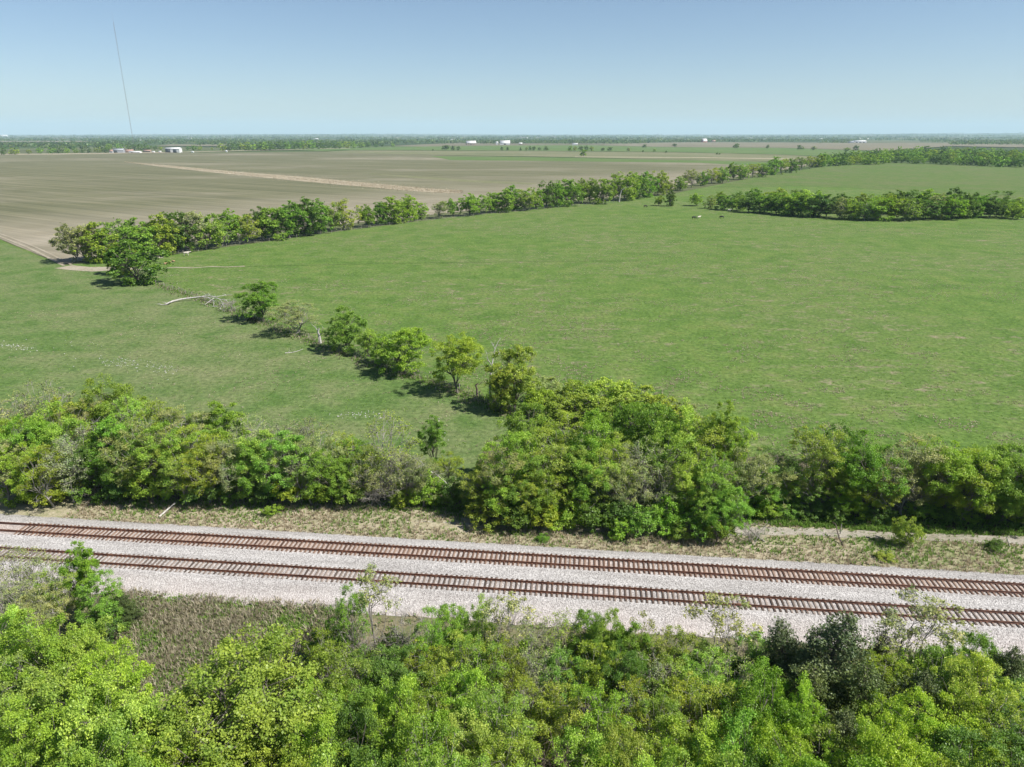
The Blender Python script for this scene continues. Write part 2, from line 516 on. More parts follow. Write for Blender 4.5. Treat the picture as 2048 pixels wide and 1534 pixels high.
def sheet(name, pts, z, mat, jit=0.0, step=None):
    """a flat field laid over the ground, its edge slightly uneven"""
    P = [Vector((p[0], p[1], 0)) for p in pts]
    E2 = []
    for i, p in enumerate(P):
        q = P[(i + 1) % len(P)]
        L = (q - p).length
        k = max(1, int(L / step)) if step else 1
        nrm = Vector((-(q - p).y, (q - p).x, 0)).normalized() if L > 0 else Vector()
        for j in range(k):
            w = p.lerp(q, j / k)
            if j:
                w = w + nrm * R.uniform(-jit, jit)
            E2.append((w.x, w.y, z))
    bm = bmesh.new()
    vs = [bm.verts.new(c) for c in E2]
    es = [bm.edges.new((vs[i], vs[(i + 1) % len(vs)])) for i in range(len(vs))]
    bmesh.ops.triangle_fill(bm, use_beauty=True, use_dissolve=False, edges=es)
    bmesh.ops.recalc_face_normals(bm, faces=bm.faces)
    for f in bm.faces:
        if f.normal.z < 0:
            f.normal_flip()
    me = bpy.data.meshes.new(name)
    bm.to_mesh(me); bm.free()
    me.materials.append(mat)
    return tag(link(name, me), kind='structure')

def gp(*pxs):
    return [at(x, y) for x, y in pxs]

# pasture from under the camera to the far hedge
sheet('pasture', [Vector((-320, -60, 0)), Vector((420, -60, 0)), Vector((900, 500, 0))] + gp((2500, 331), (2048, 334), (1780, 326), (1660, 332), (1500, 357), (1330, 390), (1130, 411), (870, 438), (620, 470), (330, 511), (128, 530), (0, 478), (-220, 430)) + [Vector((-420, 220, 0))], -0.10, M['pasture'], 0.6, 14)
sheet('grazed_pasture', [Vector((-300, 60, 0))] + gp((-300, 560), (-60, 470), (0, 482), (110, 527), (230, 545), (318, 572), (450, 618), (600, 672), (700, 716), (820, 756), (960, 805), (1030, 850), (1010, 940), (980, 1000)) + [Vector((-3, 60, 0))], -0.06, M['pasture_left'], 0.5, 6)
sheet('tilled_field', gp((-260, 424), (0, 477), (126, 528), (190, 516), (330, 490), (480, 470), (620, 455), (760, 440), (870, 428), (1000, 415), (1130, 402), (1240, 393), (1330, 380), (1420, 360), (1510, 349), (1590, 336), (1640, 329), (1480, 320), (1200, 317), (900, 311), (640, 303), (330, 306), (0, 309.5), (-300, 312)), -0.13, M['tilled'], 1.5, 30)
sheet('grass_waterway', gp((248, 323), (330, 330), (460, 342), (600, 353), (720, 364), (860, 377), (925, 381), (920, 386), (850, 383.5), (700, 371), (560, 358), (420, 344), (320, 333)), -0.09, M['thatch'], 1.2, 12)
sheet('bare_headland', gp((720, 345), (860, 354), (960, 361), (1075, 366), (1060, 369), (940, 364), (820, 355)), -0.095, M['far_stubble'], 1.0, 20)
sheet('far_crop_strip', gp((860, 312), (1060, 314), (1300, 319), (1490, 322), (1600, 327), (1560, 334), (1400, 325.5), (1100, 322), (900, 320)), -0.10, M['green_crop'], 3, 60)
sheet('far_tilled_strip', gp((640, 304), (900, 310.5), (1060, 312.5), (1300, 317.5), (1490, 320.5), (1620, 325), (1690, 316), (1560, 309), (1350, 304.5), (1000, 301.5), (700, 300.5)), -0.12, M['far_stubble'], 3, 60)
sheet('farm_lane', gp((1150, 313.0), (1400, 314.4), (1620, 318.0), (1620, 319.2), (1400, 315.6), (1150, 314)), -0.06, M['thatch'])
sheet('far_green_field', gp((640, 302), (700, 300), (1000, 301), (1350, 304), (1560, 308.5), (1660, 313), (1760, 302), (1560, 295.5), (1330, 294), (1180, 290.5), (1000, 291), (800, 293.5), (560, 299)), -0.15, M['green_crop'], 6, 120)
sheet('far_brown_field', gp((1180, 290.2), (1330, 293.8), (1560, 295.2), (1770, 301.5), (1900, 292), (2140, 296), (2160, 286.5), (1700, 285.4), (1380, 284.2), (1290, 286)), -0.18, M['far_soil'], 8, 200)
sheet('brown_patch', gp((310, 291.5), (440, 292), (470, 289), (340, 288.5)), -0.16, M['far_soil'])
sheet('brown_upland', gp((0, 284.5), (170, 283.6), (190, 281.6), (0, 281.8)), -0.16, M['far_soil'])
sheet('gravel_lane', gp((-200, 310.5), (120, 308.6), (330, 305.4), (700, 296.4), (700, 295.6), (330, 304.2), (120, 307), (-200, 308.6)), -0.07, M['thatch'])
sheet('far_pasture', gp((1500, 356), (1660, 331), (1780, 325.5), (2048, 333.5), (2400, 333), (2500, 400), (2048, 398), (1800, 380), (1600, 372), (1420, 376)), -0.05, M['far_pasture'], 1.0, 20)

def band(name, line, half, z, mat):
    """a path of given half width along a line of ground points"""
    pts = [Vector((p.x, p.y, 0)) for p in line]
    Lp, Rp = [], []
    for i, p in enumerate(pts):
        d = (pts[min(i + 1, len(pts) - 1)] - pts[max(i - 1, 0)]).normalized()
        n = Vector((-d.y, d.x, 0))
        w = half * R.uniform(0.75, 1.25)
        Lp.append(p + n * w); Rp.append(p - n * w * R.uniform(0.8, 1.2))
    return sheet(name, Lp + Rp[::-1], z, mat, half * 0.25, max(1.0, half * 1.5))
for off_ in (-1.0, 1.0):
    line_ = gp((-120, 436), (0, 470), (30, 481), (60, 493), (80, 502), (100, 512), (135, 530))
    band('dirt_track', [q + Vector((off_ * 0.9, off_ * 0.9, 0)) for q in line_], 0.5, -0.02, M['dirt'])
band('bare_ground', gp((128, 533), (165, 537), (200, 538), (240, 537), (290, 536)), 3.4, -0.015, M['dirt'])
band('cattle_path', gp((290, 536), (318, 537), (350, 534.5), (385, 535.5), (420, 533), (455, 533.6), (490, 532)), 0.7, -0.025, M['dirt'])
band('faint_path', gp((490, 532), (560, 531), (800, 526), (950, 524), (1100, 522), (1300, 521)), 0.3, -0.03, M['pasture_left'])

# railway formation: wooded strip, verges, ballast
def strip(name, rows, z_of, mat, u0=-110, u1=110, jitter=0.0, du=2.0):
    """rows: list of s offsets; z_of: heights; a surface extruded along the railway"""
    us = np.arange(u0, u1 + 0.1, du)
    V, F = [], []
    k = len(rows)
    for i, u in enumerate(us):
        for j, s in enumerate(rows):
            e = R.uniform(-jitter, jitter) if j in (0, k - 1) else 0
            p = tp(u, s + e, z_of[j])
            V.append(p[:])
    for i in range(len(us) - 1):
        for j in range(k - 1):
            a = i * k + j
            F.append((a, a + k, a + k + 1, a + 1))
    return tag(link(name, mesh_from(name, V, F, [mat], True)), kind='structure')
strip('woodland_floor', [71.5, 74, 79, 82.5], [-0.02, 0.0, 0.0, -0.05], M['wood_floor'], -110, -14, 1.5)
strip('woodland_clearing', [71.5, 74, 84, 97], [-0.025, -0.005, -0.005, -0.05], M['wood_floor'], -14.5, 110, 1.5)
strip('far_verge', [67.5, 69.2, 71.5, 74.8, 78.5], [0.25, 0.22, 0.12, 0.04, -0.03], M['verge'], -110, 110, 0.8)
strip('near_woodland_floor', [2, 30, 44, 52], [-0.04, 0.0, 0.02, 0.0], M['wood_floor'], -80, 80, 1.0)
strip('near_verge', [42, 46, 52, 56.8], [0.035, 0.06, 0.08, 0.12], M['near_verge'], -110, 110, 1.0)
strip('ballast_bed', [55.4, 56.2, 58.4, 59.0, 62.0, 62.6, 63.3, 63.9, 67.0, 67.6, 69.0, 69.6], [0.02, 0.22, 0.80, 0.90, 0.90, 0.86, 0.86, 0.90, 0.90, 0.82, 0.34, 0.1], M['ballast'], -110, 110, 0.25, 1.0)
band('access_road', [tp(u, s, 0) for u, s in ((-26, 72.2), (-22, 72.4), (-14, 72.9), (-6, 73.4), (4, 74.2), (14, 75.0), (24, 75.8), (38, 76.3), (55, 76.9), (80, 77.6), (110, 78.5))], 0.85, 0.075, M['road'])

# ---------------------------------------------------------------- railway tracks
def rail_mesh(length):
    prof = [(-0.07, 0), (0.07, 0), (0.07, 0.018), (0.012, 0.035), (0.012, 0.125), (0.037, 0.135), (0.037, 0.170), (0.030, 0.177), (-0.030, 0.177), (-0.037, 0.170), (-0.037, 0.135), (-0.012, 0.125), (-0.012, 0.035), (-0.07, 0.018)]
    us = np.arange(-length / 2, length / 2 + 0.1, 4.0)
    V, F = [], []
    k = len(prof)
    for u in us:
        for (a, b) in prof:
            V.append((u, a, b))
    for i in range(len(us) - 1):
        for j in range(k):
            a = i * k + j; b = i * k + (j + 1) % k
            F.append((a, b, b + k, a + k))
    return mesh_from('rail', V, F, [M['rail']])
RAIL = rail_mesh(200)

def tie_mesh(seed, mat):
    r = random.Random(seed)
    g = Geo()
    L, W, Hh = 2.59, 0.23, 0.18
    n = 6
    pts = []
    for i in range(n + 1):
        x = -L / 2 + L * i / n
        w = W / 2 * r.uniform(0.90, 1.06); z = r.uniform(-0.008, 0.004)
        b = 0.022
        pts.append([(-w, -Hh), (w, -Hh), (w, z - b), (w - b, z), (-w + b, z), (-w, z - b)])
    V, F = [], []
    for i in range(n + 1):
        x = -L / 2 + L * i / n
        for (a, z) in pts[i]:
            V.append((a, x, z))
    k = 6
    for i in range(n):
        for j in range(k):
            F.append((i * k + j, i * k + (j + 1) % k, (i + 1) * k + (j + 1) % k, (i + 1) * k + j))
    F.append((0, 5, 2, 1)); F.append((5, 4, 3, 2))
    b = n * k
    F.append((b, b + 1, b + 2, b + 5)); F.append((b + 5, b + 2, b + 3, b + 4))
    return mesh_from('tie', V, F, [mat])

def build_track(s0, mat, label, zt, seed, spacing):
    r = random.Random(seed)
    root = empty('railway_track', tp(0, s0, zt), TRACK_ANG)
    tag(root, label, 'railway track', 'parallel railway tracks')
    for sg in (-1, 1):
        rl = link('rail', RAIL, root, (0, sg * 0.755, 0.014))
        if s0 == S_NEAR:
            g = Geo()
            g.box((0, 0.030, 0.09), (0.95, 0.030, 0.09)); 
            g.box((0, -0.030, 0.09), (0.95, 0.030, 0.09))
            jm = g.mesh('joint_bar', M['plate'])
            for u in np.arange(-56 + (5.5 if sg > 0 else 0), 60, 11.9):
                link('joint_bar', jm, rl, (float(u), 0, 0))
    protos = [tie_mesh(seed * 10 + i, mat) for i in range(6)]
    plates = Geo()
    u = -64.0
    while u < 64.0:
        o = link('tie', r.choice(protos), root, (u, r.uniform(-0.05, 0.05), r.uniform(-0.018, 0.006)))
        o.rotation_euler = (r.uniform(-0.004, 0.004), 0, r.gauss(0, 0.012) + (math.pi if r.random() < 0.5 else 0))
        for sg in (-1, 1):
            plates.box((u, sg * 0.755, 0.011), (0.19, 0.34, 0.012))
        u += spacing * r.uniform(0.93, 1.07)
    tag(link('tie_plates', plates.mesh('tie_plates', M['plate']), root), kind='stuff')
    return root
build_track(S_FAR, M['tie_brown'], 'rusty railway track on brown ties, the one next to the wooded verge', 0.975, 1, 0.512)
build_track(S_NEAR, M['tie_grey'], 'railway track on greyer weathered ties with jointed rails, next to the thicket', 0.975, 2, 0.522)

# crushed stone lying on the bed
def ballast_stones(n):
    s_prof = np.array([55.4, 56.2, 58.4, 59.0, 62.0, 62.6, 63.3, 63.9, 67.0, 67.6, 69.0, 69.6])
    z_prof = np.array([0.02, 0.22, 0.80, 0.90, 0.90, 0.86, 0.86, 0.90, 0.90, 0.82, 0.34, 0.1])
    u = RNG.uniform(-62, 62, n); s = RNG.uniform(55.0, 70.2, n)
    z = np.interp(s, s_prof, z_prof)
    near_tie = (np.abs(s - S_FAR) < 1.42) | (np.abs(s - S_NEAR) < 1.42)
    keep = ~near_tie | (RNG.random(n) < 0.35)
    edge = (s < 55.8) | (s > 69.2)
    keep &= ~edge | (RNG.random(n) < 0.35)
    u, s, z = u[keep], s[keep], z[keep]
    n = len(u)
    C = np.stack([TU.x * u + TN.x * s, TU.y * u + TN.y * s, z], 1)
    sz = RNG.uniform(0.025, 0.055, n)
    C[:, 2] -= np.where((np.abs(s - S_FAR) < 1.42) | (np.abs(s - S_NEAR) < 1.42), 0.03, 0.0)
    in_crib = (np.abs(s - S_FAR) < 1.42) | (np.abs(s - S_NEAR) < 1.42)
    sz = np.where(in_crib, sz * 0.6, sz)
    base = np.array([(1, 0, 0), (-1, 0, 0), (0, 1, 0), (0, -1, 0), (0, 0, 1), (0, 0, -1)], float)
    V = base[None] * (sz[:, None, None] * RNG.uniform(0.6, 1.4, (n, 6, 1)))
    V += RNG.normal(0, 0.25, (n, 6, 3)) * sz[:, None, None]
    a = RNG.uniform(0, 6.28, n)
    ca, sa = np.cos(a)[:, None], np.sin(a)[:, None]
    V = np.stack([V[:, :, 0] * ca - V[:, :, 1] * sa, V[:, :, 0] * sa + V[:, :, 1] * ca, V[:, :, 2]], -1)
    V = V + C[:, None, :]
    f = np.array([(0, 2, 4), (2, 1, 4), (1, 3, 4), (3, 0, 4), (2, 0, 5), (1, 2, 5), (3, 1, 5), (0, 3, 5)])
    F = (f[None] + (np.arange(n) * 6)[:, None, None]).reshape(-1, 3)
    o = link('ballast_gravel', mesh_from('ballast_gravel', V.reshape(-1, 3), F, [M['stone']]))
    tag(o, 'pale grey crushed stone spread under and beside the tracks', 'gravel', kind='stuff')
ballast_stones(48000)

# ---------------------------------------------------------------- grass tufts
def tufts(name, P, hgt, mat, blades=5, spread=0.12, wid=0.035, label=None, cat='grass', flat=0.0):
    n = len(P)
    k = n * blades
    C = np.repeat(P, blades, 0)
    h = np.repeat(hgt, blades) * RNG.uniform(0.5, 1.15, k)
    a = RNG.uniform(0, 2 * math.pi, k)
    lean = RNG.uniform(0.1 + flat, 0.9 + flat, k)
    d = np.stack([np.cos(a), np.sin(a), np.zeros(k)], 1)
    base = C + d * (RNG.uniform(0, 1, k) * spread)[:, None]
    w = np.stack([-np.sin(a), np.cos(a), np.zeros(k)], 1) * (wid * RNG.uniform(0.6, 1.6, k))[:, None]
    up = np.array([0, 0, 1.0])
    mid = base + d * (h * lean * 0.35)[:, None] + up * (h * 0.6)[:, None]
    tip = base + d * (h * lean)[:, None] + up * (h * np.sqrt(np.clip(1 - lean ** 2 * 0.6, 0.2, 1)))[:, None]
    V = np.stack([base - w, base + w, mid + w * 0.7, tip, mid - w * 0.7], 1)
    idx = np.arange(k)[:, None] * 5
    Fq = np.concatenate([idx + np.array([[0, 1, 2]]), idx + np.array([[0, 2, 4]]), idx + np.array([[4, 2, 3]])])
    o = link(name, mesh_from(name, V.reshape(-1, 3), Fq, [mat]))
    return tag(o, label, cat, kind='stuff')

def fbm(x, y, s, seed=0):
    v = np.zeros_like(x); amp = 1.0; tot = 0
    rr = np.random.default_rng(seed)
    for o in range(4):
        for _ in range(3):
            a = rr.uniform(0, 6.28); ph = rr.uniform(0, 6.28)
            v += amp * np.sin((x * math.cos(a) + y * math.sin(a)) * s * (1.9 ** o) + ph + 1.3 * np.sin(y * s * (1.7 ** o) + ph * 2))
            tot += amp
        amp *= 0.65
    return v / tot

def along(n, s0, s1, u0=-62, u1=62):
    u = RNG.uniform(u0, u1, n); s = RNG.uniform(s0, s1, n)
    return u, s
def to_xyz(u, s, z):
    return np.stack([TU.x * u + TN.x * s, TU.y * u + TN.y * s, z], 1)
u, s = along(12500, 68.9, 78.0)
m = fbm(u, s, 0.5, 3) + 0.35 * RNG.normal(size=len(u)) + 0.35 * (72.5 - s) / 4 > -0.05
road_s = np.interp(u, [-22, -6, 14, 38, 80], [72.4, 73.4, 75.0, 76.3, 77.6])
off = (np.abs(s - road_s) > RNG.uniform(0.0, 1.5, len(u))) | (u < -20)
ud, sd = u[m & off], s[m & off]
zz = np.interp(sd, [67.5, 69.2, 71.5, 74.8, 78.5], [0.25, 0.22, 0.12, 0.04, -0.03])
tufts('dry_grass', to_xyz(ud, sd, zz), RNG.uniform(0.18, 0.5, len(ud)), M['dry_blade'], 6, 0.16, 0.03, 'matted dry tan grass between the far track and the trees')
ug, sg_ = u[~m & off], s[~m & off]
zz = np.interp(sg_, [67.5, 69.2, 71.5, 74.8, 78.5], [0.25, 0.22, 0.12, 0.04, -0.03])
tufts('verge_grass', to_xyz(ug, sg_, zz), RNG.uniform(0.15, 0.45, len(ug)), M['green_blade'], 6, 0.16, 0.035, 'green weeds growing through the dry verge by the trees')
u, s = along(3500, 77.2, 82.0, 8, 64)
road_s = np.interp(u, [-22, -6, 14, 38, 80], [72.4, 73.4, 75.0, 76.3, 77.6])
k_ = s > road_s + 0.9
tufts('roadside_grass', to_xyz(u[k_], s[k_], np.full(k_.sum(), -0.01)), RNG.uniform(0.2, 0.5, k_.sum()), M['green_blade'], 7, 0.2, 0.04, 'lush green grass between the gravel road and the trees')
u, s = along(4500, 42, 56.2, -45, 48)
u2, s2 = along(9500, 43.5, 56.6, -47, -22)
u = np.concatenate([u, u2]); s = np.concatenate([s, s2])
m = fbm(u, s, 0.45, 9) + 0.4 * RNG.normal(size=len(u)) > 0.1
tufts('brown_grass', to_xyz(u[~m], s[~m], np.full((~m).sum(), 0.07)), RNG.uniform(0.3, 0.7, (~m).sum()), M['weed_blade'], 5, 0.2, 0.036, 'tall brown grass in the opening below the near track')
tufts('young_grass', to_xyz(u[m], s[m], np.full(m.sum(), 0.07)), RNG.uniform(0.2, 0.45, m.sum()), M['green_blade'], 5, 0.2, 0.04, 'short green weeds in the opening below the near track')

# pasture: weeds and tussocks
def pasture_scatter():
    n = 150000
    y = 78 * np.exp(RNG.uniform(0, 1, n) * math.log(420 / 78))
    x = RNG.uniform(-0.78, 0.85, n) * y
    a, b = at(318, 572), at(1030, 850)
    left = (b.x - a.x) * (y - a.y) - (b.y - a.y) * (x - a.x) < 0
    sc = TN.x * x + TN.y * y
    ok = (sc > 92)
    hedge_y = np.interp(x, [at(q, w).x for q, w in ((128, 530), (480, 487), (870, 438), (1240, 403))], [at(q, w).y for q, w in ((128, 530), (480, 487), (870, 438), (1240, 403))])
    ok &= y < hedge_y - 6
    ok &= ~((x < at(128, 530).x) & (y > at(60, 500).y))
    f = fbm(x, y, 0.045, 21) * 0.6 + fbm(x, y, 0.35, 22) * 0.5
    wm = ok & (f > 0.10) & (RNG.random(n) < np.where(left, 0.25, 0.7))
    gm = ok & (f < 0.05) & (RNG.random(n) < 0.15)
    P = np.stack([x, y, np.full(n, -0.06)], 1)
    tufts('pasture_weeds', P[wm], RNG.uniform(0.10, 0.28, wm.sum()), M['weed_blade'], 3, 0.25, 0.06, 'greyish dry weeds scattered in patches over the green pasture', flat=0.5)
    tufts('pasture_tussocks', P[gm], RNG.uniform(0.08, 0.2, gm.sum()), M['green_blade'], 3, 0.22, 0.06, 'fresh green tussocks scattered over the pasture', flat=0.5)
pasture_scatter()

def waterway_stems():
    up = [(248, 323), (330, 330), (460, 342), (600, 353), (720, 364), (860, 377), (925, 381)]
    dn = [(248, 324), (320, 333), (420, 344), (560, 358), (700, 371), (850, 383.5), (925, 386)]
    P = []
    for _ in range(7000):
        px = 250 + 675 * R.random()
        a, b2 = np.interp(px, [q[0] for q in up], [q[1] for q in up]), np.interp(px, [q[0] for q in dn], [q[1] for q in dn])
        t = R.gauss(0.5, 0.36)
        q = at(px, a + (b2 - a) * t)
        P.append((q.x, q.y, -0.08))
    P = np.array(P)
    tufts('waterway_grass', P, RNG.uniform(0.3, 0.8, len(P)), M['dry_blade'], 3, 0.9, 0.12, 'tall dead tan grass in the waterway across the tilled field')
waterway_stems()

# pale limestone fragments lying in the grazed pasture
def rocks():
    C = []
    for (x0, y0, x1, y1, n, sy) in ((-10, 688, 70, 699, 90, 3.0), (190, 712, 240, 735, 40, 5), (230, 722, 352, 738, 130, 6), (690, 826, 770, 832, 60, 4), (130, 680, 200, 690, 14, 4), (640, 825, 700, 834, 14, 3), (0, 700, 360, 740, 24, 14), (870, 830, 900, 900, 20, 6)):
        for i in range(n):
            t = R.random()
            p = at(x0 + (x1 - x0) * t + R.gauss(0, 4), y0 + (y1 - y0) * t + R.gauss(0, sy))
            C.append((p.x, p.y, -0.02, R.uniform(0.05, 0.15) * (1.8 if R.random() < 0.1 else 1)))
    C = np.array(C); n = len(C)
    base = np.array([(1, 0, 0), (-1, 0, 0), (0, 1, 0), (0, -1, 0), (0, 0, 0.35), (0, 0, -0.35)], float)
    V = base[None] * C[:, 3][:, None, None] * RNG.uniform(0.5, 1.4, (n, 6, 1)) + RNG.normal(0, 0.2, (n, 6, 3)) * C[:, 3][:, None, None]
    V = V + C[:, None, :3]
    f = np.array([(0, 2, 4), (2, 1, 4), (1, 3, 4), (3, 0, 4), (2, 0, 5), (1, 2, 5), (3, 1, 5), (0, 3, 5)])
    F = (f[None] + (np.arange(n) * 6)[:, None, None]).reshape(-1, 3)
    tag(link('limestone_rubble', mesh_from('limestone_rubble', V.reshape(-1, 3), F, [M['rock']])), 'white limestone fragments strewn across the grazed pasture', 'rubble', kind='stuff')
rocks()

# ---------------------------------------------------------------- trees
def unit(v):
    return v / (np.linalg.norm(v, axis=-1, keepdims=True) + 1e-9)

def leaf_quads(P, Nn, size, aspect, rng):
    n = len(P)
    r = rng.normal(size=(n, 3))
    t = unit(np.cross(Nn, r))
    b = np.cross(Nn, t)
    L = (size * rng.uniform(0.5, 1.55, n))[:, None]
    W = L * aspect
    V = np.stack([P - t * L * 0.5, P + b * W * 0.5 + Nn * L * 0.10, P + t * L * 0.5, P - b * W * 0.5 + Nn * L * 0.10], 1)
    F = np.arange(n * 4).reshape(-1, 4)
    return V.reshape(-1, 3), F

def bend(a, b, rng, k=4, sag=0.0, wob=0.08):
    t = np.linspace(0, 1, k)[:, None]
    p = a[None] * (1 - t) + b[None] * t
    L = np.linalg.norm(b - a)
    off = rng.normal(size=3) * wob * L
    off[2] += sag * L
    p = p + np.sin(t * math.pi) * off[None]
    return p

class Proto:
    def __init__(self, trunk, crown, H, Rr):
        self.trunk, self.crown, self.H, self.R = trunk, crown, H, Rr

def make_tree(seed, H=10.0, Rr=4.5, bottom=1.8, lobes=9, clusters=80, tufts_n=7, leaves=24, leaf=0.16, aspect=0.75,
              crad=0.85, trad=0.2, bark='bark', stems=1, flat=1.0, twig=0.5, up=0.62, mat='leaf', twig_r=0.014, shell=0.72, zlow=-0.65):
    rng = np.random.default_rng(seed)
    wood = Geo()
    cz = (bottom + H) / 2; hz = (H - bottom) / 2
    # trunks
    tops = []
    for q in range(stems):
        base = np.array([0, 0, -0.15]) if stems == 1 else np.array([*(rng.normal(size=2) * 0.25), -0.15])
        lean = rng.normal(size=2) * (0.06 * H if stems == 1 else 0.16 * Rr * 2)
        th = bottom + hz * (0.55 if stems == 1 else rng.uniform(0.3, 0.8))
        top = np.array([lean[0], lean[1], th])
        rr = trad * (1.0 if stems == 1 else rng.uniform(0.45, 0.8))
        pts = bend(base, top, rng, 6, 0, 0.05)
        rad = np.linspace(rr, rr * 0.55, 6); rad[0] *= 1.35
        wood.tube(pts, rad, 7)
        tops.append(pts)
    # lobes
    LB = []
    for i in range(lobes):
        if i == 0:
            d = np.array([0.1 * rng.normal(), 0.1 * rng.normal(), 1.0])
        else:
            z = rng.uniform(zlow, 0.85)
            a = i * 2.39996 + rng.uniform(-0.5, 0.5)
            d = np.array([math.cos(a) * math.sqrt(1 - z * z), math.sin(a) * math.sqrt(1 - z * z), z])
        k = rng.uniform(0.48, 0.66)
        lr = rng.uniform(0.36, 0.52)
        c = np.array([d[0] * Rr * k, d[1] * Rr * k, cz + d[2] * hz * k])
        LB.append((c, Rr * lr, hz * lr * flat))
    per = np.array([l[1] ** 2 for l in LB]); per = np.maximum(3, (per / per.sum() * clusters)).astype(int)
    LP, LN = [], []
    for (c, lr, lz), m in zip(LB, per):
        tr = tops[rng.integers(len(tops))]
        src = tr[rng.integers(2, 6)] if stems == 1 else tr[rng.integers(1, 6)]
        limb = bend(src, c, rng, 5, 0.06, 0.10)
        wood.tube(limb, np.linspace(trad * 0.42, trad * 0.16, 5) if stems == 1 else np.linspace(trad * 0.3, trad * 0.12, 5), 5)
        for j in range(m):
            d = unit(rng.normal(size=3) + np.array([0, 0, 0.25]))
            d2 = d * rng.uniform(shell, 1.0) ** 0.6
            p = c + d2 * np.array([lr, lr, lz])
            if p[2] < 0.35: p[2] = 0.35 + rng.random() * 0.5
            s0 = limb[rng.integers(1, 5)]
            br = bend(s0, p, rng, 4, 0.05, 0.10)
            wood.tube(br, np.linspace(trad * 0.12, twig_r * 1.2, 4), 4)
            out = unit(p - np.array([0, 0, cz - hz * 0.3]))
            cr = crad * rng.uniform(0.65, 1.25)
            for k in range(tufts_n):
                dq = unit(rng.normal(size=3) + np.array([0, 0, 0.35]) + out * 0.5)
                q = p + dq * np.array([cr, cr, cr * 0.75]) * rng.uniform(0.55, 1.0)
                if rng.random() < twig:
                    wood.tube(np.stack([p + (q - p) * 0.02, (p + q) / 2 + rng.normal(size=3) * 0.05, q + (q - p) * 0.15]), [twig_r * 1.3, twig_r, twig_r * 0.5], 3)
                if leaves > 0:
                    nl = max(1, int(leaves * rng.uniform(0.4, 1.6)))
                    X = q + rng.normal(size=(nl, 3)) * cr * np.array([0.24, 0.24, 0.16])
                    N = unit(rng.normal(size=(nl, 3)) * 0.75 + np.array([0, 0, up]) + out * 0.45)
                    LP.append(X); LN.append(N)
    tm = wood.mesh('trunk', M[bark], True)
    cm = None
    if LP:
        P = np.concatenate(LP); N = np.concatenate(LN)
        P[:, 2] = np.maximum(P[:, 2], 0.06)
        V, F = leaf_quads(P, N, np.full(len(P), leaf), aspect, rng)
        cm = mesh_from('crown', V, F, [M[mat]])
    return Proto(tm, cm, H, Rr)

def make_juniper(seed, H=9.0, Rr=3.2, whorls=18, leaf=0.14, n=64, per=36):
    rng = np.random.default_rng(seed)
    wood = Geo()
    axis = bend(np.array([0, 0, -0.1]), np.array([rng.normal() * 0.3, rng.normal() * 0.3, H * 0.98]), rng, 8, 0, 0.02)
    wood.tube(axis, np.linspace(0.2, 0.02, 8), 6)
    LP, LN = [], []
    for w in range(whorls):
        f = (w + 0.5) / whorls
        z = 0.4 + (H - 0.5) * f
        rad = Rr * (1 - f) ** 0.72 * (0.85 if f < 0.12 else 1.0) + 0.12
        m = max(4, int(11 * (1 - f) + 4))
        for j in range(m):
            a = j * 6.283 / m + rng.uniform(-0.4, 0.4) + w * 1.1
            L = rad * rng.uniform(0.65, 1.12)
            x0 = np.array([np.interp(z, axis[:, 2], axis[:, 0]), np.interp(z, axis[:, 2], axis[:, 1]), z])
            tip = x0 + np.array([math.cos(a) * L, math.sin(a) * L, L * rng.uniform(0.10, 0.55)])
            br = bend(x0, tip, rng, 5, -0.06, 0.05)
            wood.tube(br, np.linspace(0.035, 0.008, 5), 3)
            k = max(6, int(n * L / Rr))
            for q in range(k):
                t = rng.uniform(0.25, 1.05) ** 0.8
                p = x0 + (tip - x0) * t + rng.normal(size=3) * np.array([0.2, 0.2, 0.13]) * (0.5 + 0.6 * L / Rr)
                nl = per // 6
                d = unit(np.array([math.cos(a), math.sin(a), 0.45]))
                X = p + rng.normal(size=(nl, 3)) * 0.10
                N = unit(rng.normal(size=(nl, 3)) + np.array([0, 0, 0.4]))
                LP.append(X); LN.append(N)
    P = np.concatenate(LP); N = np.concatenate(LN)
    V, F = leaf_quads(P, N, np.full(len(P), leaf), 0.5, rng)
    return Proto(wood.mesh('trunk', M['bark'], True), mesh_from('crown', V, F, [M['needle']]), H, Rr)

PROTO = {}
# near quality
PROTO['broad'] = [make_tree(100 + i, 10, 4.6, 1.0, 13, 125, 10, 34, 0.125, 0.8, 0.74, 0.2, twig=0.25) for i in range(3)]
PROTO['full'] = [make_tree(150 + i, 9.5, 4.8, -0.4, 14, 125, 9, 25, 0.17, 0.8, 0.74, 0.2, twig=0.25, zlow=-0.95) for i in range(3)]
PROTO['fine'] = [make_tree(200 + i, 9.5, 5.2, 0.8, 21, 220, 10, 27, 0.128, 0.7, 0.66, 0.2, twig=0.3, up=0.5) for i in range(2)]
PROTO['green'] = [make_tree(300 + i, 10.5, 3.7, 1.2, 12, 104, 10, 32, 0.125, 0.8, 0.66, 0.19, twig=0.25) for i in range(3)]
PROTO['loose'] = [make_tree(400 + i, 10, 4.0, 1.2, 12, 90, 9, 22, 0.12, 0.75, 0.68, 0.17, 'bark_pale', twig=0.8) for i in range(3)]
PROTO['sparse'] = [make_tree(500 + i, 10, 3.8, 1.8, 9, 74, 7, 7, 0.14, 0.75, 0.8, 0.15, 'bark_pale', twig=1.0, twig_r=0.016) for i in range(3)]
PROTO['sapling'] = [make_tree(550 + i, 9, 2.6, 3.2, 8, 34, 6, 10, 0.15, 0.75, 0.6, 0.11, 'bark_pale', twig=1.0, stems=2) for i in range(3)]
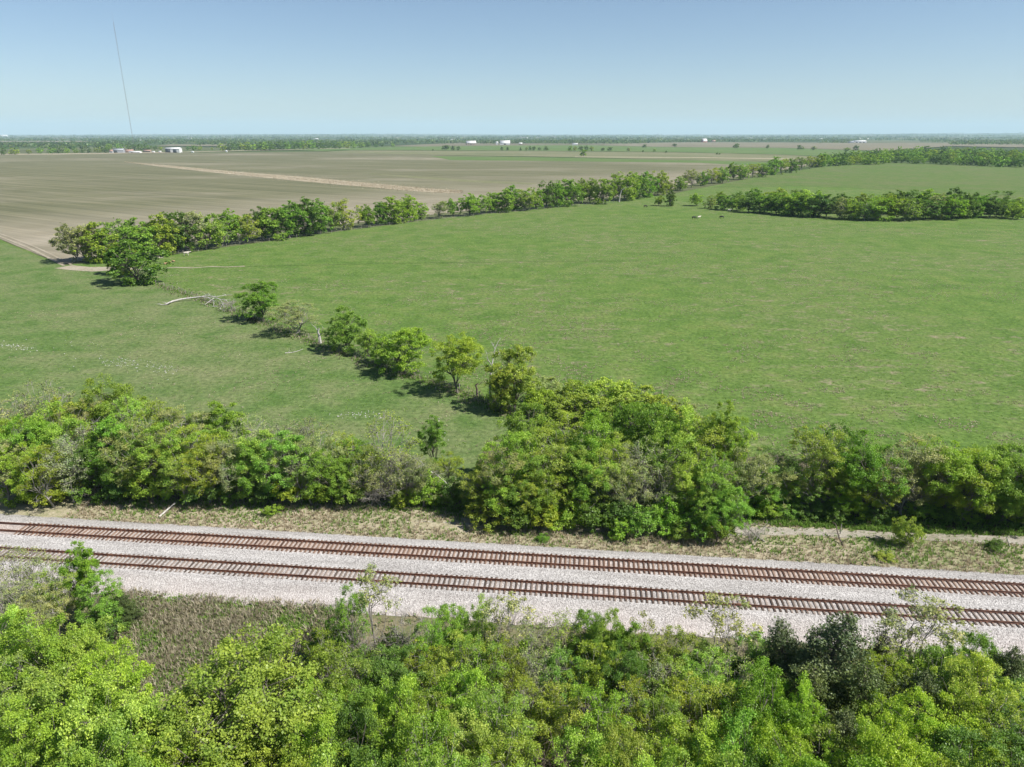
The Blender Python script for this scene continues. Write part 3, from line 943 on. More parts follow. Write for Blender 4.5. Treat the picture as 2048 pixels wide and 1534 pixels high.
PROTO['twigs'] = [make_tree(600 + i, 6, 3.0, 0.5, 9, 70, 7, 0, stems=5, trad=0.13, bark='bark_pale', twig=1.0, twig_r=0.015, crad=0.9) for i in range(2)]
PROTO['brown_twigs'] = [make_tree(620 + i, 6, 3.0, 0.5, 9, 80, 8, 0, stems=6, trad=0.12, bark='dark_wood', twig=1.0, twig_r=0.015, crad=0.9) for i in range(1)]
PROTO['shrub'] = [make_tree(700 + i, 4, 2.6, -0.2, 10, 60, 8, 22, 0.145, 0.75, 0.56, 0.12, stems=4, twig=0.4, zlow=-0.9) for i in range(4)]
PROTO['juniper'] = [make_juniper(800 + i) for i in range(2)]
# middle distance
PROTO['mid'] = [make_tree(900 + i, 10, 5.0, -1.0, 16, 104, 6, 16, 0.33, 0.8, 0.95, 0.2, twig=0.2, twig_r=0.03, zlow=-1.0) for i in range(4)]
PROTO['mid_loose'] = [make_tree(950 + i, 10, 4.8, -0.8, 15, 86, 6, 11, 0.30, 0.8, 0.95, 0.18, 'bark_pale', twig=0.9, twig_r=0.03, zlow=-1.0) for i in range(3)]
PROTO['far'] = [make_tree(1000 + i, 10, 5.2, -1.4, 14, 62, 4, 9, 0.66, 0.85, 1.1, 0.22, twig=0.1, twig_r=0.05, zlow=-1.0) for i in range(4)]
PROTO['mass'] = [make_tree(1100 + i, 10, 5.2, -1.4, 14, 52, 3, 5, 0.95, 0.85, 1.15, 0.22, twig=0.0, zlow=-1.0) for i in range(4)]
PROTO['far_bush'] = [make_tree(1050 + i, 4, 3.4, -0.4, 8, 30, 4, 8, 0.45, 0.85, 0.9, 0.2, twig=0.1, stems=3, zlow=-0.9) for i in range(2)]

PAL = {'L': (0.305, 0.445, 0.060), 'G': (0.195, 0.345, 0.044), 'O': (0.275, 0.350, 0.046), 'S': (0.300, 0.340, 0.130),
       'D': (0.125, 0.215, 0.038), 'J': (0.100, 0.135, 0.048), 'Y': (0.345, 0.440, 0.080), 'M': (0.250, 0.380, 0.052), 'N': (0.2, 0.19, 0.17)}
ADJ = {'L': 'lime green', 'G': 'vivid green', 'O': 'olive green', 'S': 'pale grey-green', 'D': 'deep green', 'J': 'dark evergreen', 'Y': 'yellow-green', 'M': 'mid green', 'N': 'leafless grey'}
FORM = {'broad': 'broad leafy', 'full': 'dense leafy', 'fine': 'domed fine-leaved', 'green': 'upright leafy', 'loose': 'loose open', 'sparse': 'thin half-bare', 'sapling': 'slender few-leaved', 'twigs': 'bare twiggy',
        'brown_twigs': 'bare brown twiggy', 'shrub': 'low bushy', 'juniper': 'conical', 'mid': 'rounded', 'mid_loose': 'open twiggy', 'far': 'small distant', 'far_bush': 'low distant'}
TREES = []

def plant(form, colour, pos, H, W, label, group, name=None, cat=None, rz=None, tint=None, seed=None):
    r = random.Random(int(abs(pos.x) * 173 + pos.y * 911 + len(form) * 37) if seed is None else seed)
    pr = r.choice(PROTO[form])
    shrub = form in ('shrub', 'far_bush', 'twigs', 'brown_twigs')
    nm = name or ('juniper_tree' if form == 'juniper' else 'shrub' if shrub else 'tree')
    root = empty(nm, (pos.x, pos.y, max(0.0, pos.z) - 0.02), rz if rz is not None else r.uniform(0, 6.28))
    tag(root, label, cat or ('shrub' if shrub else 'tree'), group)
    sx = W / (2 * pr.R) / 0.97; sz = H / pr.H
    root.scale = (sx, sx, sz)
    link('trunk', pr.trunk, root)
    if pr.crown is not None:
        c = link('crown', pr.crown, root)
        b = PAL[colour] if tint is None else tint
        if form in ('mid', 'mid_loose', 'far', 'far_bush'):
            b = (b[0] * 0.9, b[1] * 0.9, b[2] * 0.9)      # older, darker hedge foliage
        k = r.uniform(0.80, 1.20); hshift = r.uniform(-0.07, 0.10)
        c.color = (b[0] * k * (1 + hshift), b[1] * k, b[2] * k * r.uniform(0.8, 1.3), 1)
    TREES.append(root)
    return root

ORDW = ['', 'first', 'second', 'third', 'fourth', 'fifth', 'sixth', 'seventh', 'eighth', 'ninth', 'tenth', 'eleventh', 'twelfth']
def nth(i):
    if i < len(ORDW): return ORDW[i]
    return f"{i}{'th' if 10 <= i % 100 <= 20 else {1: 'st', 2: 'nd', 3: 'rd'}.get(i % 10, 'th')}"

def row_by_top(rows, where, group):
    """rows: (px, py of the crown top, form, colour, height, width)"""
    rows = sorted(rows)
    for i, (px, py, form, colour, H, W) in enumerate(rows, 1):
        if 'near thicket' in where and H > 7 and form in ('broad', 'loose', 'fine', 'green'):
            H *= random.Random(i * 7 + len(rows)).uniform(0.86, 1.18)
            if form != 'fine':
                W *= random.Random(i * 5 + len(rows)).uniform(0.74, 1.02)
        d = ray(px, py)
        m = -d.z / d.y                          # the sight line grazes the far rim of the crown seen from above
        half_w, half_h = W * 0.42, H * 0.44
        D = (CAM_H - (H - half_h) - math.sqrt((half_w * m) ** 2 + half_h ** 2)) / m
        pos = Vector((d.x / d.y * D, D, 0))
        plant(form, colour, pos, H, W, f"{ADJ[colour]} {FORM[form]} {'shrub' if form in ('shrub', 'twigs', 'brown_twigs') else 'tree'}, {nth(i)} from left, {where}", group)

b, f_, g_, lo, sp, sa, tw, sh, ju = 'broad', 'fine', 'green', 'loose', 'sparse', 'sapling', 'twigs', 'shrub', 'juniper'
# --- woodland beyond the tracks, west part: back, middle and front rows
row_by_top([(22, 782, sp, 'S', 9.5, 8), (72, 760, sp, 'S', 11, 8), (128, 792, lo, 'O', 10, 8), (205, 760, b, 'M', 11.5, 9), (252, 795, lo, 'L', 10, 7), (308, 806, lo, 'O', 10, 8), (362, 812, lo, 'S', 10, 8),
            (428, 810, g_, 'M', 10, 8), (486, 832, sp, 'S', 9.5, 7), (548, 845, sp, 'S', 9, 7), (603, 830, sp, 'S', 10, 7), (160, 800, lo, 'S', 9.5, 7)],
           'back row of wood beyond tracks', 'trees in the wood beyond the tracks')
row_by_top([(-30, 820, b, 'M', 10, 8), (38, 832, b, 'G', 10, 8), (95, 815, b, 'M', 10.5, 8), (142, 862, sp, 'S', 9, 7), (178, 850, tw, 'N', 8.5, 7), (215, 842, g_, 'G', 10, 7), (268, 846, lo, 'S', 10, 8), (332, 848, b, 'L', 10, 8),
            (388, 850, lo, 'O', 9.5, 8), (462, 868, lo, 'S', 9, 7), (522, 850, g_, 'M', 10, 7), (566, 866, g_, 'G', 9, 7), (632, 868, lo, 'S', 8.5, 6.5), (682, 868, lo, 'O', 7.5, 5), (775, 826, sp, 'Y', 11, 9), (864, 836, g_, 'G', 8, 4.6)],
           'middle row of wood beyond tracks', 'trees in the wood beyond the tracks')
row_by_top([(-20, 872, lo, 'S', 9, 7), (30, 885, b, 'L', 8, 7), (80, 894, lo, 'O', 8, 7), (122, 887, sp, 'S', 8, 6), (168, 872, lo, 'D', 8.2, 7), (208, 848, g_, 'G', 9, 6), (250, 876, b, 'G', 8.2, 6.5), (306, 872, lo, 'O', 8.5, 7), (352, 897, lo, 'O', 7.5, 6),
            (400, 889, lo, 'O', 8, 6), (436, 882, lo, 'S', 8, 6), (498, 885, b, 'G', 8.2, 6), (556, 892, sp, 'S', 7.5, 6), (612, 897, lo, 'L', 7.5, 6), (652, 900, b, 'M', 7.2, 5.5), (692, 910, g_, 'M', 6.5, 5), (705, 876, lo, 'M', 7.6, 5.6), (735, 895, lo, 'O', 7.2, 5.6), (772, 890, sp, 'S', 8, 6), (812, 902, sp, 'S', 7.2, 5.6), (842, 912, lo, 'S', 6.8, 5), (736, 922, sp, 'S', 6, 5), (892, 905, lo, 'O', 5.2, 4.6), (958, 950, lo, 'D', 5, 4.4)],
           'trackside row of wood beyond tracks', 'trees in the wood beyond the tracks')
row_by_top([(40, 938, sh, 'M', 4.2, 6), (110, 933, sh, 'O', 4.5, 6), (185, 928, sh, 'D', 4.5, 6), (245, 928, sh, 'D', 4.6, 6), (300, 933, sh, 'M', 4.4, 6), (350, 943, sh, 'L', 3.6, 5), (415, 938, sh, 'D', 4.2, 6), (470, 938, sh, 'M', 4.2, 5), (530, 943, sh, 'D', 4.2, 5),
            (585, 946, sh, 'O', 4, 5), (640, 948, sh, 'M', 3.8, 5), (700, 956, sh, 'M', 3.4, 4.5), (760, 956, tw, 'N', 3.6, 5), (800, 963, sh, 'O', 3, 4), (852, 943, sh, 'L', 4.4, 4.6), (905, 953, sh, 'D', 4, 4.5), (960, 963, sh, 'D', 3.8, 5), (830, 918, tw, 'N', 5, 5)],
           'front edge of wood beyond tracks', 'shrubs edging the wood beyond the tracks')
# --- central grove
row_by_top([(1095, 754, sh, 'S', 4.6, 6), (1150, 762, sh, 'O', 4.6, 6.5), (1215, 756, sh, 'Y', 6, 9), (1272, 770, sh, 'Y', 5.6, 9), (1330, 792, sh, 'O', 5, 8), (1375, 806, sh, 'S', 4.5, 7), (1110, 790, sh, 'O', 4.5, 7), (1180, 790, sh, 'O', 4.6, 8)],
           'low scrub behind central grove', 'scrub behind the central grove')
row_by_top([(1062, 812, b, 'M', 11, 8), (1020, 858, b, 'L', 10.5, 7.5), (1118, 826, lo, 'O', 11, 8), (1085, 868, lo, 'Y', 10, 8), (1188, 826, g_, 'G', 12, 7), (1250, 800, b, 'G', 11, 8), (1308, 798, b, 'G', 12, 9), (1368, 812, b, 'L', 12, 8), (1418, 836, lo, 'O', 11, 8), (1456, 812, g_, 'M', 12.5, 5.5), (1480, 850, lo, 'L', 10.5, 5)],
           'tall back of central grove', 'trees of the central grove')
row_by_top([(1005, 900, lo, 'S', 9, 6.5), (1060, 905, b, 'L', 9, 6.5), (1120, 890, lo, 'O', 9.5, 7), (1168, 880, b, 'G', 10, 7), (1228, 868, lo, 'O', 10, 7), (1288, 876, sp, 'S', 9.5, 7), (1340, 870, lo, 'M', 10, 7), (1398, 890, lo, 'L', 9.5, 6.5), (1445, 905, lo, 'M', 9, 6)],
           'middle of central grove', 'trees of the central grove')
row_by_top([(970, 928, lo, 'O', 6.5, 6), (1012, 938, b, 'L', 6.8, 5.5), (1048, 945, lo, 'O', 6.8, 5), (1095, 921, b, 'M', 8, 6), (1160, 898, g_, 'M', 9, 6), (1210, 908, lo, 'O', 8.5, 6.5), (1262, 921, lo, 'S', 8, 5.5), (1325, 928, sp, 'S', 7.5, 6.5), (1378, 928, b, 'Y', 7.8, 4.6), (1425, 938, b, 'M', 8, 6), (1465, 978, b, 'G', 6.4, 5)],
           'trackside face of central grove', 'trees of the central grove')
row_by_top([(985, 991, sh, 'O', 3.8, 5), (1030, 996, sh, 'D', 3.6, 5), (1080, 991, sh, 'O', 4, 5), (1130, 991, sh, 'M', 4, 5), (1185, 991, sh, 'D', 4, 5), (1235, 993, sh, 'D', 4, 5), (1285, 1006, sh, 'G', 4, 4.6), (1335, 996, sh, 'G', 4.4, 4.6), (1240, 1031, sh, 'M', 2.6, 3.4), (1395, 1011, sh, 'G', 4, 4.6), (1440, 1021, sh, 'M', 3.6, 4), (1360, 1041, sh, 'M', 2.4, 3), (1085, 1066, sh, 'G', 1.0, 1.6)],
           'undergrowth fronting central grove', 'undergrowth of the central grove')
# --- woodland beyond the tracks, east part
row_by_top([(1502, 898, lo, 'S', 9.0, 7.4), (1556, 893, lo, 'D', 7.7, 6.3), (1645, 848, lo, 'O', 10.8, 7.9), (1688, 846, lo, 'D', 9.9, 6.3), (1742, 873, b, 'G', 9.9, 8.4), (1800, 890, sp, 'S', 9.0, 7.4), (1858, 872, lo, 'S', 9.9, 8.4), (1918, 882, b, 'L', 9.9, 8.4), (1962, 900, lo, 'O', 9.0, 7.4), (2010, 892, b, 'M', 9.5, 7.4), (2055, 888, b, 'M', 9.9, 8.4)],
           'back row right of central grove', 'trees east of the central grove')
row_by_top([(1528, 924, b, 'G', 6.4, 5.4), (1565, 926, lo, 'S', 6.3, 5.4), (1612, 916, lo, 'G', 6.7, 5.4), (1680, 931, g_, 'M', 6.4, 5.4), (1722, 904, b, 'G', 7.1, 6.3), (1768, 926, lo, 'O', 6.7, 6.3), (1822, 926, lo, 'S', 6.7, 5.9), (1872, 911, lo, 'S', 7.1, 6.3), (1915, 926, b, 'O', 6.8, 5.9), (1965, 924, b, 'O', 7.0, 6.3), (2025, 941, b, 'L', 6.7, 6.3), (2075, 946, b, 'M', 6.7, 6.3)],
           'middle row right of central grove', 'trees east of the central grove')
row_by_top([(1500, 936, lo, 'M', 4.6, 4.0), (1545, 948, b, 'G', 4.5, 4.4), (1592, 936, b, 'L', 5.0, 4.8), (1688, 961, b, 'G', 4.4, 4.4), (1740, 951, b, 'M', 4.6, 4.8), (1795, 951, lo, 'O', 4.6, 4.8), (1850, 946, lo, 'L', 4.9, 4.8), (1905, 961, b, 'M', 4.5, 4.4), (1960, 961, lo, 'M', 4.6, 4.8), (2020, 966, b, 'M', 4.5, 4.8), (2060, 976, b, 'L', 4.4, 4.8)],
           'trackside row right of central grove', 'trees east of the central grove')
row_by_top([(1495, 994, sh, 'G', 2.1, 3.6), (1535, 997, sh, 'M', 2.1, 3.6), (1580, 992, sh, 'G', 2.1, 3.6), (1625, 997, sh, 'D', 2.1, 3.6), (1670, 1002, sh, 'D', 2.1, 3.6), (1715, 997, sh, 'M', 2.1, 3.6), (1760, 1002, sh, 'D', 2.1, 3.6), (1850, 1000, sh, 'M', 2.1, 3.6), (1895, 1004, sh, 'D', 2.1, 3.6), (1940, 1002, sh, 'M', 2.1, 3.6), (1985, 1004, sh, 'D', 2.1, 3.6), (2035, 1002, sh, 'M', 2.1, 3.6)],
           'underbrush right of central grove', 'underbrush right of the central grove')
# --- thicket on the camera side: edge, middle and near rows
row_by_top([(20, 1092, sp, 'S', 7.5, 6), (62, 1112, sp, 'S', 7, 5.5), (105, 1130, lo, 'M', 6.5, 4.5), (150, 1090, g_, 'G', 8, 4.4), (185, 1150, g_, 'G', 6.2, 4), (8, 1160, sp, 'S', 7, 6), (75, 1170, lo, 'S', 6, 5), (238, 1180, ju, 'J', 3.4, 3.4), (212, 1190, ju, 'J', 3, 3),
            (690, 1172, lo, 'G', 7.5, 4), (745, 1128, sa, 'S', 9.5, 4.4), (815, 1225, tw, 'N', 6.5, 5), (858, 1216, lo, 'G', 7.2, 4.2), (905, 1205, b, 'G', 7.2, 4.4), (962, 1192, lo, 'L', 8.4, 3.6), (1008, 1180, sa, 'S', 9, 4.4), (1062, 1225, sp, 'S', 7, 5), (1130, 1222, sp, 'O', 6.6, 4.6),
            (1182, 1216, b, 'G', 7.8, 4.2), (1222, 1228, b, 'M', 7.6, 4.4), (1300, 1228, sa, 'S', 7.2, 3.8), (1345, 1252, lo, 'O', 6.6, 5), (1392, 1280, lo, 'D', 5.6, 4.4), (1455, 1186, sa, 'S', 8.8, 5.6), (1572, 1228, ju, 'J', 9, 5.6), (1690, 1206, ju, 'J', 11.5, 8.6), (1772, 1256, ju, 'J', 6.5, 3),
            (1800, 1220, sa, 'S', 8, 4.6), (1868, 1178, sa, 'S', 9.5, 6.2), (1962, 1255, b, 'G', 8, 5), (2035, 1280, ju, 'J', 8, 5), (1270, 1248, g_, 'G', 7, 4), (1515, 1268, lo, 'M', 6, 4.4)],
           'track edge of near thicket', 'trees of the near thicket')
row_by_top([(-10, 1226, b, 'L', 9, 7), (62, 1230, b, 'L', 9.5, 7), (150, 1240, b, 'L', 9.6, 7.6), (205, 1290, b, 'L', 9.0, 6.4), (448, 1268, f_, 'O', 11.5, 13.5), (640, 1262, lo, 'O', 6.6, 4.4), (700, 1288, lo, 'O', 7.6, 6), (770, 1285, b, 'D', 7.4, 5.6), (840, 1286, lo, 'O', 7.4, 5.6), (905, 1270, lo, 'O', 7.4, 5.4), (955, 1268, lo, 'L', 7.4, 5), (1010, 1290, lo, 'O', 7.2, 5), (1075, 1290, sp, 'S', 7.2, 5), (1130, 1300, lo, 'G', 7, 5),
            (1190, 1290, lo, 'O', 7.4, 5), (1245, 1290, b, 'D', 7.6, 5), (1300, 1302, sp, 'S', 7.2, 5.4), (1350, 1325, lo, 'M', 7.6, 5), (1420, 1300, lo, 'M', 7, 5), (1475, 1310, sp, 'S', 7, 5), (1530, 1330, b, 'G', 8, 5.6), (1632, 1310, ju, 'J', 9, 7), (1728, 1305, ju, 'J', 9.5, 7.4), (1780, 1305, lo, 'O', 7, 4.6), (1850, 1325, ju, 'J', 9, 6.6), (1905, 1300, lo, 'M', 8.4, 5.6), (1970, 1310, b, 'Y', 8.6, 6), (2040, 1340, g_, 'D', 8.4, 5.6)],
           'second row of near thicket', 'trees of the near thicket')
row_by_top([(20, 1310, lo, 'Y', 9.5, 6.5), (105, 1325, b, 'L', 10, 8), (195, 1362, b, 'L', 10, 8), (275, 1400, b, 'L', 8.6, 5.6), (640, 1355, b, 'M', 8.6, 5.6), (715, 1350, b, 'G', 8.6, 6), (785, 1350, b, 'M', 8.8, 6), (855, 1345, lo, 'O', 8.6, 6), (925, 1340, b, 'M', 8.6, 5.6), (995, 1365, lo, 'M', 8.6, 5.6), (1065, 1360, lo, 'O', 8.4, 5.6), (1130, 1370, lo, 'O', 8.4, 5.6), (1200, 1360, lo, 'M', 8.4, 5.6), (1270, 1365, lo, 'O', 8.4, 5.6), (1330, 1390, lo, 'L', 8.2, 5.4), (1390, 1355, lo, 'O', 8.6, 5), (1455, 1370, lo, 'O', 8.4, 5.4), (1535, 1348, b, 'G', 9, 6), (1605, 1360, b, 'L', 8.4, 5), (1690, 1400, ju, 'J', 8.6, 6.4), (1770, 1395, b, 'M', 8.6, 5.6), (1830, 1385, b, 'L', 9, 5.4), (1920, 1380, b, 'L', 9, 6.6), (2000, 1385, lo, 'O', 9, 6), (2065, 1400, lo, 'D', 9, 6)],
           'third row of near thicket', 'trees of the near thicket')
row_by_top([(10, 1400, b, 'L', 10, 7), (95, 1420, b, 'L', 10, 7.6), (180, 1450, b, 'L', 10, 7.6), (265, 1465, b, 'L', 9.6, 6.4), (345, 1475, f_, 'O', 9.0, 6.4), (540, 1470, f_, 'O', 9, 7), (620, 1430, b, 'L', 9.4, 6), (700, 1420, b, 'D', 9.6, 6), (775, 1430, b, 'M', 9.6, 6), (850, 1430, lo, 'M', 9.6, 6), (930, 1425, b, 'Y', 9.6, 6), (1010, 1435, lo, 'O', 9.4, 6), (1100, 1470, 'brown_twigs', 'N', 8, 5.4), (1175, 1450, b, 'L', 9.4, 5.6), (1250, 1445, b, 'Y', 9.6, 6), (1330, 1440, lo, 'O', 9.6, 6), (1410, 1440, b, 'M', 9.6, 6), (1490, 1440, b, 'G', 9.6, 6), (1570, 1440, b, 'L', 9.6, 6), (1650, 1450, lo, 'O', 9.6, 6), (1730, 1450, b, 'M', 9.6, 6), (1810, 1445, b, 'L', 9.6, 6), (1890, 1450, b, 'L', 9.6, 6.4), (1970, 1460, b, 'D', 9.6, 6.4), (2045, 1470, b, 'D', 9.6, 6.4)],
           'fourth row of near thicket', 'trees of the near thicket')
row_by_top([(40, 1500, b, 'M', 10, 7), (140, 1520, b, 'L', 10, 7), (240, 1535, b, 'M', 10, 7), (340, 1520, f_, 'O', 10, 7), (450, 1515, f_, 'O', 10, 7.4), (560, 1520, f_, 'O', 10, 7), (660, 1515, b, 'L', 10, 6.4), (750, 1515, b, 'D', 10, 6.4), (840, 1520, b, 'M', 10, 6.4), (930, 1515, lo, 'M', 10, 6.4), (1030, 1530, lo, 'L', 10, 6), (1190, 1530, lo, 'O', 10, 6), (1280, 1520, b, 'M', 10, 6.4), (1370, 1520, b, 'L', 10, 6.4), (1460, 1520, b, 'L', 10, 6.4), (1550, 1520, b, 'D', 10, 6.4), (1640, 1525, b, 'M', 10, 6.4), (1730, 1525, b, 'G', 10, 6.4), (1820, 1520, b, 'L', 10, 6.4), (1910, 1525, lo, 'O', 10, 6.4), (2010, 1525, b, 'M', 10, 6.6)],
           'nearest row of near thicket', 'trees of the near thicket')
row_by_top([(205, 1215, sh, 'D', 3, 4), (660, 1250, sh, 'D', 4, 4.4), (725, 1240, tw, 'N', 4.5, 4.4), (780, 1258, sh, 'D', 4, 4.4), (835, 1270, tw, 'N', 4, 4), (920, 1262, sh, 'M', 4, 4.4), (985, 1268, sh, 'O', 4, 4.4), (1045, 1275, sh, 'M', 4, 4.4), (1105, 1282, tw, 'N', 4.2, 4.4), (1160, 1278, sh, 'O', 4, 4.4), (1230, 1288, sh, 'M', 4, 4.4), (1300, 1288, sh, 'D', 4, 4.4), (1370, 1300, sh, 'D', 4, 4.4), (1440, 1295, sh, 'M', 4, 4.4), (1500, 1300, sh, 'D', 4, 4.4), (1830, 1300, sh, 'M', 4, 4.4), (1890, 1290, sh, 'G', 4, 4.4), (2000, 1310, sh, 'D', 4, 4.4)],
           'underbrush of near thicket edge', 'underbrush of the near thicket')

# --- trees along the pasture fence, each placed by its foot
def foot(px, py, ytop, wpx):
    p = at(px, py)
    return p, height_at(p, px, ytop), metres(p, wpx)
def lone(form, colour, px, py, ytop, wpx, label, group=None, **kw):
    p, H, W = foot(px, py, ytop, wpx)
    return plant(form, colour, p, H, W, label, group, **kw)
FR = 'trees along the pasture fence'
lone('mid', 'D', 278, 566, 482, 112, 'wide olive domed tree by the gateway with a cream cow beneath it', FR)
lone('mid', 'O', 246, 548, 486, 56, 'smaller olive tree crowded against the wide domed tree by the gateway', FR)
lone('full', 'G', 524, 640, 563, 88, 'vivid green round tree beside the fallen dead trunk', FR)
lone('loose', 'S', 592, 668, 602, 100, 'pale thinly leaved tree next to the vivid round fence tree', FR)
lone('full', 'G', 692, 702, 615, 84, 'vivid green fence tree with a pale broken snag at its foot', FR)
lone('full', 'M', 738, 712, 656, 46, 'slim mid green tree touching the vivid fence tree by the snag', FR)
lone('full', 'M', 812, 746, 654, 116, 'rounded bright green fence tree with a wide low crown', FR)
lone('full', 'M', 768, 728, 668, 54, 'small loose tree tucked behind the rounded bright green fence tree', FR)
lone('broad', 'O', 915, 785, 668, 108, 'tall yellowish-green tree with bare lower trunk along the fence', FR)
lone('full', 'O', 1028, 818, 692, 108, 'tall olive tree right of the bare dead tree on the fence', FR)
lone('full', 'O', 1004, 824, 740, 60, 'low olive tree leaning over the foot of the bare dead tree', FR)
lone('shrub', 'O', 1075, 830, 770, 60, 'small olive shrub at the end of the fence beside the grove', FR)
lone('twigs', 'N', 462, 622, 598, 34, 'leafless grey bush at the end of the fallen dead trunk', FR)

# --- hedge between pasture and tilled field
def interp(pts, x):
    xs = [p[0] for p in pts]; ys = [p[1] for p in pts]
    return float(np.interp(x, xs, ys))
HB = [(130, 526), (230, 522), (330, 510), (480, 487), (620, 470), (760, 450), (870, 438), (1000, 425), (1130, 412), (1240, 403), (1330, 390), (1420, 368), (1510, 357), (1590, 345), (1660, 333)]
HT = [(130, 446), (230, 440), (300, 430), (350, 422), (480, 413), (560, 405), (630, 398), (680, 393), (740, 404), (790, 390), (830, 392), (890, 388), (950, 382), (1010, 374), (1060, 365), (1110, 360), (1160, 352), (1230, 344), (1280, 338), (1340, 345), (1400, 334), (1470, 325), (1530, 319), (1560, 312), (1600, 309), (1660, 306)]
hx = [148, 176, 205, 242, 276, 300, 328, 356, 384, 412, 445, 470, 497, 525, 552, 580, 608, 636, 664, 690, 735, 762, 790, 816, 840, 882, 905, 940, 962, 985, 1008, 1030, 1050, 1072, 1094, 1115, 1136, 1158, 1180, 1206, 1228, 1250, 1272, 1294, 1316, 1338, 1360, 1382, 1404, 1424, 1445, 1466, 1486, 1506, 1526, 1546, 1564, 1582, 1600, 1618]
for i, px in enumerate(hx, 1):
    r = random.Random(3000 + i)
    py = interp(HB, px) + r.uniform(-4, 2)
    top = interp(HT, px) + r.uniform(-2, 8) * (1 if r.random() < 0.7 else 1.8)
    p, H, W = foot(px, py, top, 10)
    form = 'mid' if r.random() < 0.74 else 'mid_loose'
    colour = r.choice('GGMMMDO') if form == 'mid' else r.choice('OSM')
    if px in (148, 176): form, colour = 'mid_loose', 'S'
    plant(form, colour, p, H, H * r.uniform(0.85, 1.15), f"{ADJ[colour]} {FORM[form]} tree, {nth(i)} along the hedge counting from the dirt track", 'hedge trees between pasture and tilled field', name='hedgerow_tree')
# bare and broken trees within the hedge are below

# --- belt of trees across the pasture
BB = [(1385, 412), (1450, 419), (1550, 429), (1650, 436), (1750, 441), (1850, 440), (1950, 436), (2060, 437)]
BT = [(1385, 382), (1405, 377), (1470, 383), (1540, 375), (1620, 376), (1700, 386), (1780, 383), (1860, 381), (1900, 377), (1980, 389), (2060, 394)]
i = 0
px = 1392
while px < 2065:
    i += 1
    r = random.Random(4000 + i)
    py = interp(BB, px) + r.uniform(-3, 1)
    top = interp(BT, px) + 6 + r.uniform(-1, 8)
    p, H, W = foot(px, py, top, 10)
    form = 'mid' if r.random() < 0.72 else 'mid_loose'
    colour = r.choice('GGMDDDL') if form == 'mid' else r.choice('OSM')
    plant(form, colour, p, H, H * r.uniform(1.05, 1.4), f"{ADJ[colour]} {FORM[form]} tree, {nth(i)} in the front row of the pasture tree belt", 'front row of the pasture tree belt', name='hedgerow_tree')
    px += r.uniform(20, 30)
i = 0
px = 1440
while px < 2065:
    i += 1
    r = random.Random(4500 + i)
    py = interp(BB, px) - 12 + r.uniform(-4, 4)
    top = interp(BT, px) - 1 + r.uniform(-2, 5)
    p, H, W = foot(px, py, top, 10)
    colour = r.choice('GMMDO')
    form = 'mid' if r.random() < 0.75 else 'mid_loose'
    plant(form, colour, p, H, H * r.uniform(1.0, 1.3), f"{ADJ[colour]} {FORM[form]} tree, {nth(i)} in the back row of the pasture tree belt", 'back row of the pasture tree belt', name='hedgerow_tree')
    px += r.uniform(30, 44)
lone('mid', 'M', 1318, 411, 391, 20, 'small green tree on the pasture just left of the tree belt, the shorter of two', 'pair of small pasture trees')
lone('mid', 'D', 1340, 412, 381, 22, 'taller of two small trees on the pasture beside the tree belt', 'pair of small pasture trees')
lone('far_bush', 'D', 2016, 390, 382, 22, 'dark bush alone on the far pasture behind the tree belt')
lone('far_bush', 'M', 1992, 388, 381, 14, 'paler bush next to the dark bush on the far pasture')

# --- woods at the far corner of the pasture
MASS = []
def wood_row(specs, where, group, seed, cols='GMMDDO'):
    """specs: polyline base, top offset in px, spacing range"""
    (base, top, x0, x1, sp0, sp1) = specs
    i = 0; px = x0
    while px < x1:
        i += 1
        r = random.Random(seed + i)
        py = interp(base, px) + r.uniform(-0.8, 0.8)
        ty = interp(top, px) + r.uniform(-2, 3.5)
        p, H, W = foot(px, py, ty, 10)
        colour = r.choice(cols)
        MASS.append((p, H, H * r.uniform(1.1, 1.6), colour, r.randrange(1000)))
        px += r.uniform(sp0, sp1)
wood_row(([(1640, 334), (1700, 330), (1800, 326), (1900, 329), (2060, 335)], [(1640, 308), (1700, 310), (1800, 308), (1900, 311), (2060, 313)], 1632, 2060, 11, 16), 'in the front row of the far corner wood', 'front row of the far corner wood', 5000)
wood_row(([(1660, 322), (1800, 317), (1900, 318), (2060, 322)], [(1660, 303), (1720, 301), (1800, 297), (1900, 298), (2060, 302)], 1650, 2060, 11, 16), 'in the second row of the far corner wood', 'second row of the far corner wood', 5200)
wood_row(([(1750, 308), (1900, 306), (2060, 310)], [(1740, 297), (1800, 292), (1900, 293), (2060, 297)], 1745, 1990, 10, 16), 'in the back row of the far corner wood', 'back row of the far corner wood', 5400)
wood_row(([(1920, 311), (2060, 314)], [(1920, 297), (2060, 298)], 1925, 2060, 9, 13), 'in the dark clump at the end of the far corner wood', 'end clump of the far corner wood', 5500, 'DDG')

wood_row(([(1640, 328), (1800, 321.5), (1900, 323), (2060, 328)], [(1640, 306), (1720, 305), (1800, 302), (1900, 304), (2060, 307)], 1642, 2060, 12, 17), '', '', 5600)
